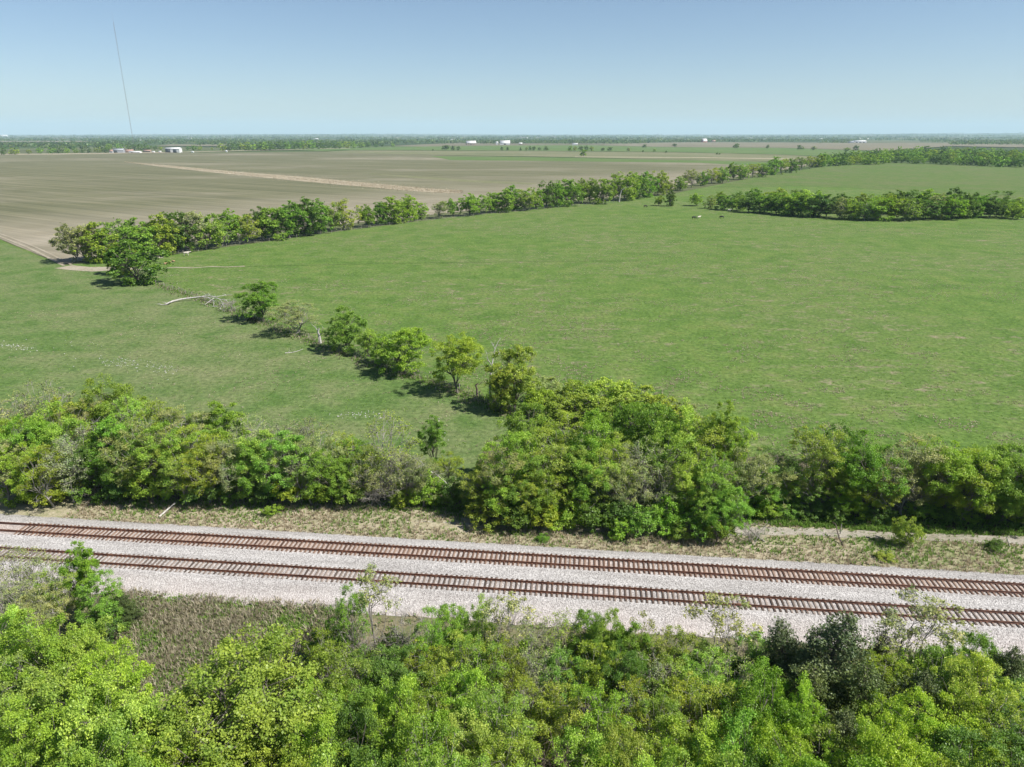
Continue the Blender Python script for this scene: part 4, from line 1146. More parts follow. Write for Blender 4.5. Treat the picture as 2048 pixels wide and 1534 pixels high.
# --- single trees out in the far fields
for (px, py, ty, w, c, lab) in (
        (1167, 313, 297.5, 15, 'G', 'lone bright tree standing in the middle of the far crop strip'),
        (892, 300, 289, 15, 'D', 'dark tree, largest of the trio on the far green field'),
        (906, 300, 291, 10, 'D', 'dark tree in the middle of the trio on the far green field'),
        (917, 300, 292, 9, 'D', 'smallest dark tree of the trio on the far green field'),
        (866, 301.5, 298, 4, 'D', 'tiny bush left of the trio on the far green field'),
        (1004, 300.5, 293, 7, 'D', 'left tree of the small pair on the far green field'),
        (1015, 300.5, 293, 7, 'D', 'right tree of the small pair on the far green field'),
        (1041, 301, 294.5, 5, 'D', 'narrow tree just right of the small pair on the far field'),
        (1053, 300.5, 294, 6, 'O', 'faint grey-green tree at the start of the far field row'),
        (1060, 300.5, 292, 8, 'D', 'first dark tree of the row on the far green field'),
        (1068, 300.5, 292.5, 8, 'D', 'second dark tree of the row on the far green field'),
        (1079, 300.5, 294.5, 8, 'D', 'low dark tree near the end of the far field row'),
        (1092, 300.5, 292.5, 12, 'D', 'wide dark tree closing the far field row'),
        (1140, 302, 291.5, 12, 'M', 'left tree of the hedge clump behind the lone bright tree'),
        (1150, 302, 292.5, 10, 'O', 'grey-green tree second in the clump behind the lone tree'),
        (1162, 301, 291.5, 12, 'D', 'dark tree in the clump right behind the lone bright tree'),
        (1172, 301, 291, 11, 'D', 'tallest dark tree in the clump behind the lone bright tree'),
        (1183, 301.5, 292.5, 10, 'O', 'dull tree near the end of the clump behind the lone tree'),
        (1206, 302, 294.5, 8, 'D', 'left tree of the two right of the clump behind the lone tree'),
        (1220, 302, 293.5, 13, 'D', 'broad right tree of the two beyond the hedge clump'),
        (1257, 302, 294.5, 8, 'S', 'pale bare-looking tree alone on the far green field'),
        (1289, 295.5, 288, 10, 'D', 'dark round tree on the field edge below the skyline wood'),
        (1286, 304, 300, 5, 'D', 'tiny dark bush below the dark round field tree'),
        (1309, 303, 297, 7, 'M', 'small mid green tree right of the tiny dark bush'),
        (1332, 305.5, 301, 5, 'D', 'tiny dark tree between the two round field trees'),
        (1349, 293.5, 286.5, 10, 'D', 'right one of the two dark round trees on the field edge'),
        (1434, 309, 305, 5, 'D', 'left bush of the tiny pair on the brown field strip'),
        (1439, 309, 305.5, 5, 'D', 'right bush of the tiny pair on the brown field strip'),
        (1472, 296, 286.5, 15, 'D', 'spreading dark tree beside the lane to the white-roofed house'),
        (1535, 296.5, 289, 7, 'D', 'small upright tree farther along the lane'),
        (1598, 300, 289, 10, 'D', 'dark tree with a narrow crown left of the long white shed'),
        (1606, 299, 293, 5, 'M', 'tiny tree touching the narrow dark tree'),
        (1627, 300, 292, 11, 'O', 'olive tree leaning over the field left of the corner wood'),
        (1712, 300, 290.5, 14, 'D', 'round dark tree standing just above the corner wood'),
        (1694, 302, 295, 14, 'M', 'flat green tree left of the round dark tree above the wood')):
    lone('far', c, px, py, ty, w, lab, 'single trees in the far fields')

# --- trees around the farmstead and along its lane
def far_line(xs, by, ty, where, group, seed, cols='DDMGO'):
    for i, px in enumerate(xs, 1):
        r = random.Random(seed + i)
        y0 = interp(by, px) + r.uniform(-0.5, 0.5); y1 = interp(ty, px) + r.uniform(-1.5, 1.5)
        p, H, W = foot(px, y0, y1, 10)
        c = r.choice(cols)
        MASS.append((p, H, H * r.uniform(1.0, 1.7), c, r.randrange(1000)))
far_line([8, 30, 60, 82, 104, 118, 134, 152, 166, 178, 196, 212], [(0, 309), (220, 304.5)], [(0, 295), (60, 297), (110, 293), (165, 296), (220, 292)], 'on the lane left of the grey barn', 'trees along the farm lane', 6000)
far_line([218, 240, 258, 272, 284, 296, 310, 322, 376, 388, 400, 424], [(218, 301), (430, 300)], [(218, 288), (260, 287), (300, 287), (322, 292), (380, 290), (430, 294)], 'around the farmstead barns', 'trees around the farmstead', 6100)
far_line([446, 460, 470, 480, 492, 504, 516, 528, 540, 552, 564, 576, 588, 600, 612, 624, 638, 652, 666, 680, 694, 708, 722, 736], [(446, 301), (560, 299.5), (700, 296), (740, 294)], [(446, 287), (560, 283), (640, 280.5), (700, 281.5), (740, 284)], 'in the tree line right of the white barn', 'tree line right of the white barn', 6200)
far_line([752, 764, 786], [(740, 294), (800, 293)], [(740, 286), (800, 286)], 'in the gap after the long tree line', 'stragglers after the tree line', 6300)

# distant woods nobody could count
def distant_woods():
    rng = np.random.default_rng(77)
    C = []
    def patch(x0, x1, y0, y1, n, size=1.0):
        for _ in range(n):
            px = rng.uniform(x0, x1); py = rng.uniform(y0, y1)
            p = at(px, py)
            C.append((p.x, p.y, rng.uniform(9, 14) * size))
    for (x0, x1, y0, y1, n) in ((-200, 260, 286.5, 292, 520), (180, 800, 282, 287, 900), (560, 960, 283, 286, 420), (960, 1290, 281.6, 286, 900), (1290, 1420, 281.4, 283.4, 320), (1420, 1700, 279.6, 282, 320), (1900, 2250, 283, 289, 600), (1840, 2250, 280, 283, 260), (-200, 500, 278.5, 282, 300), (1640, 1700, 284, 286, 26), (-220, 226, 291, 299, 150), (400, 760, 286, 291, 160)):
        patch(x0, x1, y0, y1, n)
    for _ in range(7000):     # belts and copses out towards the skyline
        d = 44.0 / math.tan(math.radians(10 ** rng.uniform(-0.98, -0.22)))
        a = rng.uniform(-0.95, 0.95)
        x = d * math.tan(a * 0.72)
        f = math.sin(x * 0.0011 + d * 0.0019) + math.sin(x * 0.0023 - d * 0.0031 + 1.7) + 0.8 * math.sin(d * 0.004 + 2) + rng.normal() * 0.3
        if f > -0.25:
            C.append((x, d, rng.uniform(10, 16)))
    C = np.array(C); n = len(C)
    dist = C[:, 1]
    w = np.clip((np.hypot(C[:, 0], C[:, 1]) - 1500) / 6000, 0, 1)
    rr = np.hypot(C[:, 0], C[:, 1]); ang = np.arctan2(C[:, 1], C[:, 0])
    k9 = np.clip((rr - 9000) / 14000, 0, 1)
    gz = -0.25 - 8 * w + k9 * (30 + 17 * np.sin(ang * 7 + 1.3) + 11 * np.sin(ang * 19 + rr * 0.0003) + 12 * np.sin(ang * 43 + rr * 0.0011) + 16 * np.sin(ang + math.pi * 0.9) + 14 * np.cos(ang))
    K = 10
    H = C[:, 2]
    spread = H * np.clip(dist / 3000, 0.9, 5.0)
    P = np.zeros((n, K, 3))
    P[:, :, 0] = C[:, 0][:, None] + rng.normal(size=(n, K)) * spread[:, None] * 0.45
    P[:, :, 1] = C[:, 1][:, None] + rng.normal(size=(n, K)) * H[:, None] * 0.4
    P[:, :, 2] = gz[:, None] + H[:, None] * rng.uniform(0.08, 0.95, (n, K)) ** 0.8
    N = unit(rng.normal(size=(n, K, 3)) * 0.8 + np.array([0, -0.3, 0.5]))
    size = np.repeat(H * 0.52 * np.clip(dist / 4500, 1, 2.2), K)
    V, F = leaf_quads(P.reshape(-1, 3), N.reshape(-1, 3), size, 0.85, rng)
    base = np.array((0.075, 0.125, 0.026))
    kk = rng.uniform(0.7, 1.3, n)[:, None]
    tint = np.repeat(base[None] * kk * np.stack([rng.uniform(0.8, 1.35, n), np.ones(n), rng.uniform(0.8, 1.3, n)], 1), K * 4, 0)
    AV, AF, AT = [V], [F], [tint]
    nv = len(V)
    cache = {}
    for (p, H1, W1, c, sd) in MASS:
        pr = PROTO['mass'][sd % len(PROTO['mass'])]
        if id(pr) not in cache:
            co = np.empty(len(pr.crown.vertices) * 3, dtype=np.float32)
            pr.crown.vertices.foreach_get('co', co)
            cache[id(pr)] = co.reshape(-1, 3)
        co = cache[id(pr)]
        a = sd * 0.37
        sx = W1 / (2 * pr.R); sz = H1 / pr.H
        X = np.stack([(co[:, 0] * math.cos(a) - co[:, 1] * math.sin(a)) * sx + p.x, (co[:, 0] * math.sin(a) + co[:, 1] * math.cos(a)) * sx + p.y, co[:, 2] * sz], 1)
        AV.append(X); AF.append(np.arange(len(X)).reshape(-1, 4) + nv); nv += len(X)
        q = PAL[c]; k2 = 0.72 + (sd % 17) * 0.02
        AT.append(np.tile(np.array([[q[0] * k2, q[1] * k2, q[2] * k2]]), (len(X), 1)))
    T = np.concatenate(AT)
    me = mesh_from('distant_woods', np.concatenate(AV), np.concatenate(AF), [M['leaf_mass']])
    at_ = me.color_attributes.new('tint', 'FLOAT_COLOR', 'POINT')
    at_.data.foreach_set('color', np.concatenate([T, np.ones((len(T), 1))], 1).astype(np.float32).ravel())
    o = link('distant_woods', me)
    tag(o, 'distant woods and hedges stretching to the skyline', 'woods', kind='stuff')
distant_woods()

# ---------------------------------------------------------------- dead wood
def bare_tree(name, base, pts_px, label, mat, rad, limbs, cat='dead tree', parts=('trunk', 'branch')):
    """trunk through pixel points at the depth of its foot; limbs: lists of pixel points"""
    def lift(px, py):
        d = ray(px, py); t = base.y / d.y
        return Vector((d.x * t, base.y, CAM_H + d.z * t)) - base
    root = tag(empty(name, base), label, cat)
    g = Geo(); pts = np.array([lift(*q)[:] for q in pts_px]); pts[0, 2] = -0.1
    g.tube(pts, np.linspace(rad, rad * 0.45, len(pts)), 7)
    link(parts[0], g.mesh('trunk', mat, True), root)
    for k, (lp, lr) in enumerate(limbs):
        g = Geo(); q = np.array([lift(*w)[:] for w in lp])
        rr = random.Random(k)
        off = rr.uniform(-0.7, 0.7)
        for i in range(len(q)): q[i, 1] += off * i
        g.tube(q, np.linspace(lr, lr * 0.3, len(q)), 5)
        for _ in range(4):
            i = rr.randrange(1, len(q)); a = q[i]
            e = a + np.array([rr.uniform(-0.9, 0.9), rr.uniform(-0.6, 0.6), rr.uniform(0.1, 1.0)])
            g.tube(np.stack([a, (a + e) / 2 + 0.06, e]), [lr * 0.3, lr * 0.2, lr * 0.1], 4)
        link(parts[1], g.mesh('branch', mat, True), root)
    return root
bare_tree('dead_tree', at(981, 800), [(981, 800), (980, 770), (982, 735), (984, 728)], 'tall bare dead tree with a forked grey top on the fence', M['deadwood'], 0.24,
          [([(984, 730), (987, 712), (990, 700), (996, 688)], 0.12), ([(983, 730), (976, 718), (974, 704)], 0.10), ([(987, 714), (996, 712), (1003, 704)], 0.08), ([(990, 700), (987, 690), (983, 683)], 0.06)])
bare_tree('broken_snag', at(641, 686), [(641, 686), (639, 674), (636, 664), (638, 656)], 'pale broken snag between two fence trees', M['deadwood'], 0.34,
          [([(637, 664), (630, 656), (622, 652)], 0.10), ([(639, 672), (646, 662), (648, 654)], 0.10)])
bare_tree('tree_stump', at(953, 792), [(954, 792), (954, 778), (951, 770), (955, 767)], 'short dark stump leaning between the tall bare-trunked tree and the dead tree', M['dark_wood'], 0.22,
          [([(952, 771), (956, 770), (957, 774)], 0.09)], 'tree stump')
bare_tree('hedge_snag', at(1234, 404), [(1238, 404), (1240, 390), (1243, 381), (1247, 377)], 'whitish dead trunk leaning out of the hedge above the black cow', M['deadwood'], 0.5,
          [([(1241, 388), (1233, 396), (1228, 402)], 0.3), ([(1243, 381), (1250, 376), (1256, 374)], 0.2)])

def fallen_tree():
    base = at(390, 604)
    root = tag(empty('fallen_tree', base), 'bleached fallen dead tree lying across the pasture fence', 'fallen tree')
    def q(px, py, z):
        v = at(px, py + 1.5, z * 0.6) - base
        return v[:]
    g = Geo()
    g.tube([q(330, 608, 0.15), q(345, 601, 0.5), q(362, 597, 0.9), q(384, 594, 1.2), q(402, 592, 1.5), q(420, 590, 1.9)], [0.26, 0.25, 0.23, 0.20, 0.16, 0.10], 8)
    link('trunk', g.mesh('trunk', M['deadwood'], True), root)
    rr = random.Random(4)
    for pts, r0 in (([q(345, 601, 0.5), q(336, 606, 0.5), q(324, 608, 0.25)], 0.16), ([q(402, 592, 1.5), q(416, 594, 1.6), q(428, 592, 1.9), q(452, 589, 1.4)], 0.15), ([q(420, 590, 1.9), q(430, 593, 1.6), q(416, 603, 0.9), q(409, 608, 0.2)], 0.12),
                    ([q(428, 592, 1.9), q(440, 597, 1.4), q(446, 605, 0.9), q(440, 617, 0.1)], 0.11), ([q(416, 594, 1.6), q(428, 601, 1.2), q(427, 612, 0.1)], 0.11), ([q(440, 597, 1.4), q(452, 599, 1.2), q(458, 604, 0.5)], 0.10), ([q(402, 592, 1.5), q(412, 588, 2.2), q(418, 589, 2.4)], 0.10),
                    ([q(446, 603, 0.9), q(448, 612, 0.4), q(447, 620, 0.1)], 0.08)):
        g = Geo()
        pts = np.array(pts)
        g.tube(pts, np.linspace(r0, r0 * 0.4, len(pts)), 5)
        for _ in range(9):
            a = pts[rr.randrange(1, len(pts))]
            e = a + np.array([rr.uniform(-1.6, 1.8), rr.uniform(-1.2, 1.2), rr.uniform(-0.5, 0.7)])
            e[2] = max(e[2], 0.05)
            g.tube(np.stack([a, (a + e) / 2 + 0.08, e]), [r0 * 0.4, r0 * 0.3, r0 * 0.15], 4)
        link('branch', g.mesh('branch', M['deadwood'], True), root)
fallen_tree()

def log(name, a, b, r0, r1, mat, label, cat, twigs=0, seed=1, sag=0.0):
    rr = random.Random(seed); rg = np.random.default_rng(seed)
    base = a.copy()
    root = tag(empty(name, base), label, cat)
    pts = bend(np.zeros(3), np.array((b - a)[:]), rg, 6, sag, 0.03)
    g = Geo(); g.tube(pts, np.linspace(r0, r1, 6), 7)
    link('trunk', g.mesh('trunk', mat, True), root)
    for k in range(twigs):
        i = rr.randrange(1, 6); p = pts[i]
        e = p + np.array([rr.uniform(-1.3, 1.3), rr.uniform(-0.9, 0.9), rr.uniform(-0.2, 1.3)]) * (b - a).length * 0.22
        e[2] = max(e[2], 0.05 - base.z)
        g = Geo(); g.tube(bend(p, e, rg, 4, 0.05, 0.1), np.linspace(r1 * 0.9, r1 * 0.25, 4), 5)
        f = bend((p + e) / 2, e + np.array([rr.uniform(-.5, .5), rr.uniform(-.4, .4), rr.uniform(-.1, .5)]), rg, 3, 0, 0.1)
        g.tube(f, np.linspace(r1 * 0.4, r1 * 0.15, 3), 4)
        link('branch', g.mesh('branch', mat, True), root)
    return root
log('fallen_pole', at(318, 1034, 0.3), at(350, 1006, 0.5), 0.13, 0.10, M['deadwood'], 'pale fallen pole lying on the dry verge by the far track', 'pole')
log('fallen_branch', at(352, 1030, 0.2), at(330, 1022, 0.3), 0.06, 0.03, M['dark_wood'], 'thin dark branch crossing the fallen pole on the verge', 'branch', 2, 6)
log('fallen_limb', at(900, 975, 1.0), at(826, 932, 4.2), 0.10, 0.05, M['deadwood'], 'long pale limb leaning down from the half-bare tree to the verge', 'branch', 4, 3, 0.12)
log('leaning_snag', at(1688, 1092, 0.1), at(1672, 1050, 1.4), 0.10, 0.05, M['dark_wood'], 'dark broken snag leaning on the verge beside the gravel road', 'snag', 5, 8)
log('verge_deadfall', at(1530, 1084, 0.1), at(1480, 1036, 1.8), 0.09, 0.04, M['bark_pale'], 'grey leaning deadfall tangle at the end of the gravel road', 'deadfall', 7, 9)
log('verge_sapling', at(1506, 1092, 0.1), at(1534, 1046, 2.0), 0.06, 0.03, M['bark_pale'], 'grey dead sapling upright within the deadfall tangle', 'dead sapling', 7, 12)
log('white_stake', at(2019, 1092, 0.1), at(2013, 1074, 1.5), 0.06, 0.05, M['deadwood'], 'pale short stake beside the gravel road near the wood', 'stake')
log('roadside_post', at(1681, 1068, 0.0), at(1683, 1048, 1.5), 0.06, 0.05, M['deadwood'], 'pale upright post behind the dark broken snag', 'post')
log('pasture_branch', at(570, 706, 0.05), at(606, 698, 0.3), 0.09, 0.04, M['deadwood'], 'pale branch lying on the grazed pasture below the thin fence tree', 'branch', 3, 14)
log('wood_debris', at(1640, 985, 2.0), at(1622, 970, 4.0), 0.09, 0.04, M['deadwood'], 'bleached broken limb caught between trees east of the grove', 'branch', 5, 15)
lone('shrub', 'Y', 1806, 1092, 1036, 52, 'yellow-green bush leaning over the gravel road')
lone('shrub', 'D', 1990, 1100, 1082, 40, 'low dark bush on the verge next to the gravel road')
lone('twigs', 'N', 1500, 1086, 1050, 56, 'bare grey thorny bush at the end of the gravel road')
lone('shrub', 'M', 545, 1030, 1012, 40, 'low green weed clump on the dry verge by the far track')
lone('shrub', 'O', 1770, 1120, 1106, 40, 'dull low weed clump on the verge below the yellow bush')

# ---------------------------------------------------------------- fence
def fence(name, line, label, spacing=4.2, hgt=1.35):
    base = line[0].copy()
    root = tag(empty(name, base), label, 'fence')
    rr = random.Random(2)
    g = Geo(); g.tube([(0, 0, -0.2), (0.01, 0, 0.5), (0, 0.01, hgt)], [0.075, 0.07, 0.065], 4)
    pm = g.mesh('post', M['post'])
    pts = []
    for a, b2 in zip(line, line[1:]):
        L = (b2 - a).length; k = max(1, int(L / spacing))
        for i in range(k):
            pts.append(a.lerp(b2, i / k))
    pts.append(line[-1])
    for p in pts:
        o = link('post', pm, root, (p - base)[:])
        o.rotation_euler = (rr.gauss(0, 0.05), rr.gauss(0, 0.05), rr.uniform(0, 6))
        o.scale = (1, 1, rr.uniform(0.9, 1.15))
    for z in (0.35, 0.7, 1.05, 1.25):
        g = Geo()
        g.tube([((p - base).x, (p - base).y, z) for p in pts], 0.012, 3)
        link('wire', g.mesh('wire', M['wire']), root)
fence('wire_fence', gp((312, 568), (345, 579), (372, 588), (410, 602), (455, 618), (520, 643), (600, 672), (700, 712), (830, 752), (880, 766), (960, 797), (1030, 828)), 'wire fence on weathered posts running through the row of pasture trees')
fence('hedge_fence', gp((335, 512), (480, 489), (620, 472), (760, 452), (870, 440), (1000, 427), (1130, 414), (1240, 405)), 'wire fence on weathered posts along the foot of the long hedge', 6.0)

fl = gp((312, 568), (372, 588), (455, 618), (520, 643), (600, 672), (700, 712), (830, 752), (960, 797), (1030, 828))
P_ = []
for _ in range(2600):
    k_ = R.randrange(len(fl) - 1)
    q = fl[k_].lerp(fl[k_ + 1], R.random())
    P_.append((q.x + R.gauss(0, 1.3), q.y + R.gauss(0, 1.3), -0.06))
P_ = np.array(P_)
tufts('fence_weeds', P_[::2], RNG.uniform(0.2, 0.75, len(P_[::2])), M['weed_blade'], 6, 0.3, 0.045, 'tall dry weeds along the pasture fence and tree feet')
tufts('fence_grass', P_[1::2], RNG.uniform(0.2, 0.6, len(P_[1::2])), M['green_blade'], 6, 0.3, 0.05, 'tall green grass along the pasture fence and tree feet')

# ---------------------------------------------------------------- cattle
def cow_mesh(name, pose, mat):
    bm = bmesh.new()
    skin = bm.verts.layers.skin.verify()
    def v(co, r):
        x = bm.verts.new(co)
        x[skin].radius = r if isinstance(r, tuple) else (r, r)
        return x
    lie = pose == 'lie'
    dz = -0.72 if lie else 0.0
    pel = v((-0.75, 0, 1.10 + dz), (0.31, 0.30)); pel[skin].use_root = True
    rump = v((-0.98, 0, 1.12 + dz), (0.20, 0.22))
    belly = v((-0.20, 0, 1.02 + dz), (0.36, 0.37))
    chest = v((0.38, 0, 1.05 + dz), (0.33, 0.35))
    sho = v((0.68, 0, 1.16 + dz), (0.24, 0.30))
    if pose == 'graze':
        nk = v((0.98, 0.02, 0.90), (0.15, 0.18)); hd = v((1.20, 0.04, 0.55), (0.12, 0.13)); mz = v((1.34, 0.05, 0.20), (0.07, 0.08))
    else:
        nk = v((0.98, 0.04, 1.32 + dz), (0.15, 0.19)); hd = v((1.26, 0.08, 1.42 + dz), (0.13, 0.14)); mz = v((1.58, 0.12, 1.24 + dz), (0.075, 0.085))
    e = bm.edges.new
    for a, c in ((rump, pel), (pel, belly), (belly, chest), (chest, sho), (sho, nk), (nk, hd), (hd, mz)):
        e((a, c))
    for sg in (-1, 1):
        ear = v(tuple(Vector(hd.co) + Vector((-0.03, sg * 0.22, 0.06))), (0.04, 0.03)); e((hd, ear))
        if lie:
            k1 = v((0.72, sg * 0.30, 0.22), 0.10); k2 = v((0.95, sg * 0.30, 0.10), 0.07); k3 = v((0.65, sg * 0.34, 0.07), 0.06)
            h1 = v((-0.62, sg * 0.38, 0.26), 0.15); h2 = v((-0.35, sg * 0.46, 0.12), 0.08); h3 = v((-0.70, sg * 0.46, 0.07), 0.06)
        else:
            k1 = v((0.46, sg * 0.20, 0.74), 0.125); k2 = v((0.48, sg * 0.20, 0.42), 0.070); k3 = v((0.47, sg * 0.20, 0.03), 0.060)
            h1 = v((-0.80, sg * 0.22, 0.78), 0.155); h2 = v((-0.92, sg * 0.21, 0.46), 0.075); h3 = v((-0.84, sg * 0.20, 0.03), 0.062)
        e((chest, k1)); e((k1, k2)); e((k2, k3)); e((pel, h1)); e((h1, h2)); e((h2, h3))
    t1 = v((-1.16, 0, 1.05 + dz), 0.045); t2 = v((-1.20, 0, 0.60 + (dz * 0.6)), 0.03)
    e((rump, t1)); e((t1, t2))
    me = bpy.data.meshes.new(name); bm.to_mesh(me); bm.free()
    o = bpy.data.objects.new('tmp_cow', me); COL.objects.link(o)
    sk = o.modifiers.new('skin', 'SKIN'); sk.use_smooth_shade = True
    o.modifiers.new('sub', 'SUBSURF').levels = 1
    dg = bpy.context.evaluated_depsgraph_get()
    m2 = bpy.data.meshes.new_from_object(o.evaluated_get(dg))
    m2.name = name
    bpy.data.objects.remove(o); bpy.data.meshes.remove(me)
    m2.materials.clear(); m2.materials.append(mat)
    return m2
COW = {}
def cow(px, py, pose, hide, rz, label, s=1.0):
    k = (pose, hide)
    if k not in COW:
        COW[k] = cow_mesh('cow', pose, M[hide])
    p = at(px, py)
    o = link('cow', COW[k], None, (p.x, p.y, -0.03))
    o.rotation_euler = (0, 0, rz); o.scale = (s, s, s)
    tag(o, label, 'cow', 'cattle in the pasture')
cow(257, 561, 'stand', 'hide_cream', math.pi + 0.1, 'cream cow standing under the wide domed tree by the gateway', 1.1)
cow(243, 559, 'stand', 'hide_black', math.pi + 0.5, 'black cow in the shade behind the cream cow by the gateway')
cow(374, 511, 'stand', 'hide_cream', 0.1, 'cream cow standing alone at the edge of the hedge', 1.1)
cow(334, 528, 'lie', 'hide_tan', 0.3, 'tan cow lying on the grass beside the cattle path')
cow(347, 523, 'lie', 'hide_tan', 2.6, 'smaller tan calf lying behind the lying tan cow', 0.7)
cow(322, 516, 'lie', 'hide_cream', 0.4, 'pale calf resting in the hedge shade', 0.8)
cow(505, 646, 'graze', 'hide_black', 2.9, 'black cow in the shade of the vivid round fence tree', 1.05)
cow(1291, 415, 'graze', 'hide_black', 0.2, 'black cow grazing left of the two small pasture trees', 1.1)
cow(1388, 438, 'graze', 'hide_black', 0.15, 'black cow grazing nose to tail with a cream cow', 1.1)
cow(1398, 437, 'stand', 'hide_cream', 0.4, 'cream cow beside the grazing black cow near the belt')
cow(1443, 437, 'graze', 'hide_black', 3.0, 'black cow grazing alone in front of the tree belt', 1.1)
cow(1459, 423, 'stand', 'hide_cream', 0.0, 'cream cow half hidden at the foot of the tree belt')

# ---------------------------------------------------------------- farm buildings
def gable(name, px, py, wpx, hpx, depth, wall, roof, label, rz=0.0, rise=0.35, doors=(), cat='barn', group=None, lean=None):
    p = at(px, py)
    r = math.hypot(p.x, p.y)
    gz = -0.25 - 8 * min(1.0, max(0.0, (r - 1500) / 6000))
    W = metres(p, wpx); Hh = metres(p, hpx)
    root = tag(empty(name, (p.x, p.y, gz), rz), label, cat, group)
    ew = Hh * (1 - rise)
    ew += -gz * 0.6
    x, y = W / 2, depth / 2
    top = ew + Hh * rise
    # walls with gable ends
    V = [(-x, -y, 0), (x, -y, 0), (x, y, 0), (-x, y, 0), (-x, -y, ew), (x, -y, ew), (x, y, ew), (-x, y, ew), (-x, 0, top), (x, 0, top)]
    me = bpy.data.meshes.new('wall')
    me.from_pydata(V, [], [(0, 1, 5, 4), (2, 3, 7, 6), (1, 2, 6, 9, 5), (3, 0, 4, 8, 7)])
    me.materials.append(M[wall])
    link('wall', me, root)
    o = 0.5
    th = 0.25
    g = Geo()
    for sg in (-1, 1):
        e = np.array([(-x - o, sg * (y + o), ew - 0.2), (x + o, sg * (y + o), ew - 0.2), (x + o, 0, top + 0.05), (-x - o, 0, top + 0.05)])
        g.add(np.concatenate([e, e + np.array([0, 0, th])]), [(0, 1, 2, 3), (4, 5, 6, 7), (0, 1, 5, 4), (1, 2, 6, 5), (2, 3, 7, 6), (3, 0, 4, 7)])
    link('roof', g.mesh('roof', M[roof]), root)
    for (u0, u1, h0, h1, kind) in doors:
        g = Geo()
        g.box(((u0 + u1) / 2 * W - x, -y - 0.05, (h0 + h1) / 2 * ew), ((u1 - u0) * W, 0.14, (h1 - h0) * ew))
        link('window' if kind == 'window' else 'door', g.mesh('door', M['dark_open']), root)  # flat panel on the wall; open bays have their shade in its colour
    return root
gable('barn', 348, 304.6, 28, 9.5, 16, 'white_metal', 'white_metal', 'large white barn with a wide dark open bay', 0.0, 0.22, ((0.0, 0.36, 0.0, 0.92, 'door'), (0.55, 0.80, 0.0, 0.8, 'door')))
gable('barn', 239, 305.2, 18, 8, 18, 'grey_metal', 'grey_metal', 'grey metal barn with dark sliding doors at the farmstead', 0.25, 0.3, ((0.05, 0.4, 0.0, 0.85, 'door'),))
gable('farmhouse', 224, 305.4, 7, 6, 8, 'white_metal', 'rust_roof', 'tiny white house with red roof beside the grey barn', 0, 0.45, ((0.4, 0.6, 0.0, 0.6, 'door'),), 'house')
gable('shed', 259, 304.8, 17, 6, 14, 'brick', 'rust_roof', 'low shed with rusty pink roof right of the grey barn', 0, 0.6, ((0.6, 0.9, 0.0, 0.8, 'door'),), 'shed')
gable('shed', 271, 305.4, 22, 3.2, 12, 'white_metal', 'white_metal', 'long low white shed in front of the rusty roof', 0, 0.4, ((0.2, 0.4, 0.0, 0.8, 'door'),), 'shed')
gable('shed', 307, 304.8, 5, 2.6, 4, 'white_metal', 'white_metal', 'tiny white shed left of the large white barn', 0, 0.3, (), 'shed')
gable('shed', 320, 304.6, 4.5, 2.8, 4, 'white_metal', 'white_metal', 'tiny white hut against the large white barn', 0, 0.3, (), 'shed')
gable('shed', 295, 303.6, 14, 4, 9, 'brick', 'rust_roof', 'brown outbuilding half hidden among the farmstead trees', 0, 0.4, (), 'shed')
gable('shed', 385, 304.2, 5, 2.0, 4, 'white_metal', 'white_metal', 'tiny white trough shed right of the large white barn', 0, 0.3, (), 'shed')
gable('shed', 453, 303.4, 3, 3.0, 3, 'white_metal', 'white_metal', 'tiny white box hut at the start of the tree line', 0, 0.3, (), 'shed')
gable('farmhouse', 942, 288.4, 19, 7, 26, 'brick', 'white_metal', 'pale farmhouse with whitish roof left of the white hip roof', 0.2, 0.6, ((0.4, 0.5, 0.0, 0.7, 'door'), (0.15, 0.25, 0.35, 0.75, 'window'), (0.65, 0.75, 0.35, 0.75, 'window')), 'house')
gable('barn', 1010, 288.2, 20, 7.4, 30, 'white_metal', 'white_metal', 'broad bright white roofed barn on the far skyline field', 0, 0.7, ((0.4, 0.6, 0.0, 0.8, 'door'),))
gable('shed', 994, 288, 4.5, 5, 8, 'white_metal', 'white_metal', 'tall narrow white shed left of the broad white roof', 0, 0.3, (), 'shed')
gable('shed', 1041, 288.4, 7, 3.4, 8, 'brick', 'white_metal', 'small pale shed right of the broad white roof', 0, 0.5, (), 'shed')
gable('shed', 1150, 289, 11, 3.0, 10, 'white_metal', 'white_metal', 'low flat white shed at the wood edge above the field', 0, 0.3, (), 'shed')
gable('farmhouse', 1408, 283.4, 10, 6.5, 24, 'red_wall', 'white_metal', 'red house with steep white roof on the far brown field', 0.4, 0.75, ((0.4, 0.55, 0.0, 0.8, 'door'),), 'house')
gable('farmhouse', 1427, 283.4, 7, 3.6, 16, 'brick', 'rust_roof', 'brown-roofed house right of the steep white roof', 0, 0.5, (), 'house')
gable('shed', 1718, 285.6, 24, 5.2, 30, 'white_metal', 'white_metal', 'long white shed with dark openings above the corner wood', 0, 0.3, ((0.1, 0.3, 0.0, 0.7, 'door'), (0.4, 0.6, 0.0, 0.7, 'door'), (0.7, 0.9, 0.0, 0.7, 'door')), 'shed')
gable('shed', 1702, 285.8, 9, 3.6, 20, 'grey_metal', 'grey_metal', 'dark grey shed joined to the left of the long white shed', 0, 0.3, (), 'shed')
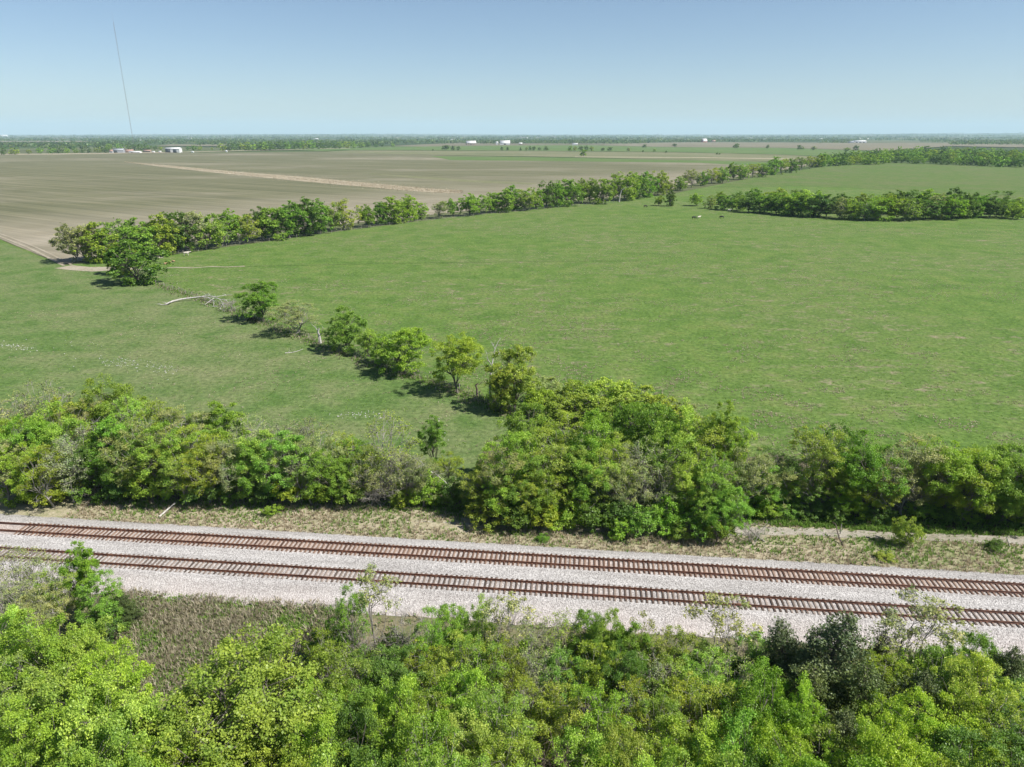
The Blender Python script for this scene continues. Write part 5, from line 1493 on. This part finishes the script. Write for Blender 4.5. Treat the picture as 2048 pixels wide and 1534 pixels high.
for (px, py, w, h, lab) in ((4, 272.6, 22, 3.0, 'long white building on the skyline at the picture\'s left edge'), (380, 277.6, 8, 2.2, 'white speck of a farm building left on the far plain'), (222, 284.5, 4, 2.6, 'tiny white silo-like house above the grey barn'), (232, 284.2, 7, 2.2, 'pale roof above the grey barn in the woods'),
                            (282, 280.8, 5, 1.6, 'small white roof beyond the farmstead trees'), (575, 280.4, 6, 1.8, 'white roof among the woods above the tree line'), (632, 277.4, 8, 1.8, 'white farm roofs on the far plain above the tree line'), (905, 279.6, 6, 1.8, 'white roof in the woods left of the pale farmhouse'),
                            (1053, 276.8, 5, 2.0, 'white roof on the plain above the broad white barn'), (1465, 280.4, 6, 2.2, 'white house left of the spreading lane tree on the skyline'), (1528, 278.8, 6, 1.6, 'pale house far beyond the brown field'), (1718, 277.4, 5, 2.0, 'white speck of a house above the long white shed'), (1734, 277.4, 5, 1.8, 'second white speck of a house above the long white shed'), (1640, 277.8, 9, 1.4, 'low white building on the plain left of the long shed'), (1930, 265.6, 9, 1.4, 'white building on the skyline above the corner wood')):
    gable('farmhouse', px, max(py, 272.5), w, h, 25, 'white_metal', 'white_metal', lab, 0, 0.5, (), 'house', 'far white farm buildings')

# guyed mast
def mast():
    p = at(264.5, 288)
    k = 3300 / math.hypot(p.x, p.y)
    x, y = (264.5 - 1024) / FPX, 0
    d = ray(264.5, 270); sc = 3250 / d.y
    px, py = d.x * sc, d.y * sc
    base = Vector((px, py, -3))
    topz = CAM_H + ray(222, 25).z * (py / ray(222, 25).y)
    Hm = topz - base.z
    root = tag(empty('radio_mast', base), 'very tall thin guyed lattice radio mast on the skyline', 'radio mast')
    fw = 1.5
    corners = [(fw * math.cos(a), fw * math.sin(a)) for a in (math.pi / 2, math.pi / 2 + 2.094, math.pi / 2 + 4.189)]
    for (cx, cy_) in corners:
        g = Geo(); g.tube([(cx, cy_, 0), (cx, cy_, Hm * 0.5), (cx, cy_, Hm * 0.93)], 0.30, 5)
        link('leg', g.mesh('leg', M['mast_paint']), root)
    g = Geo()
    z = 0.0; i = 0
    while z < Hm * 0.925:
        for a, b2 in ((0, 1), (1, 2), (2, 0)):
            A, B = corners[a], corners[b2]
            if i % 2: A, B = B, A
            g.tube([(A[0], A[1], z), (B[0], B[1], z + 3.6)], 0.13, 3)
        z += 3.6; i += 1
    tag(link('lattice', g.mesh('lattice', M['mast_paint']), root), kind='stuff')
    g = Geo(); g.tube([(0, 0, Hm * 0.93), (0, 0, Hm)], [0.3, 0.12], 5)
    link('antenna', g.mesh('antenna', M['mast_paint']), root)
    for f, rd in ((0.3, 140), (0.55, 140), (0.8, 250), (0.92, 250)):
        for a in (math.pi / 2, math.pi / 2 + 2.094, math.pi / 2 + 4.189):
            g = Geo(); g.tube([(0, 0, Hm * f), (rd * math.cos(a), rd * math.sin(a), 0.0)], 0.02, 3)
            link('guy_wire', g.mesh('guy_wire', M['wire']), root)
    return topz
mast_top = mast()

# ---------------------------------------------------------------- haze
def haze():
    t = NT('haze_air')
    v = t.n('ShaderNodeVolumePrincipled')
    v.inputs['Color'].default_value = (0.60, 0.81, 0.95, 1)
    v.inputs['Density'].default_value = 5.2e-5
    v.inputs['Anisotropy'].default_value = 0.0
    t.l(v.outputs[0], t.out.inputs['Volume'])
    g = Geo()
    lo_, hi_ = -20.0, mast_top + 30
    g.box((0, 0, (lo_ + hi_) / 2), (88000, 88000, hi_ - lo_))
    o = link('haze', g.mesh('haze', t.m))
    tag(o, 'thin pale blue haze over the whole plain', 'haze', kind='stuff')
haze()
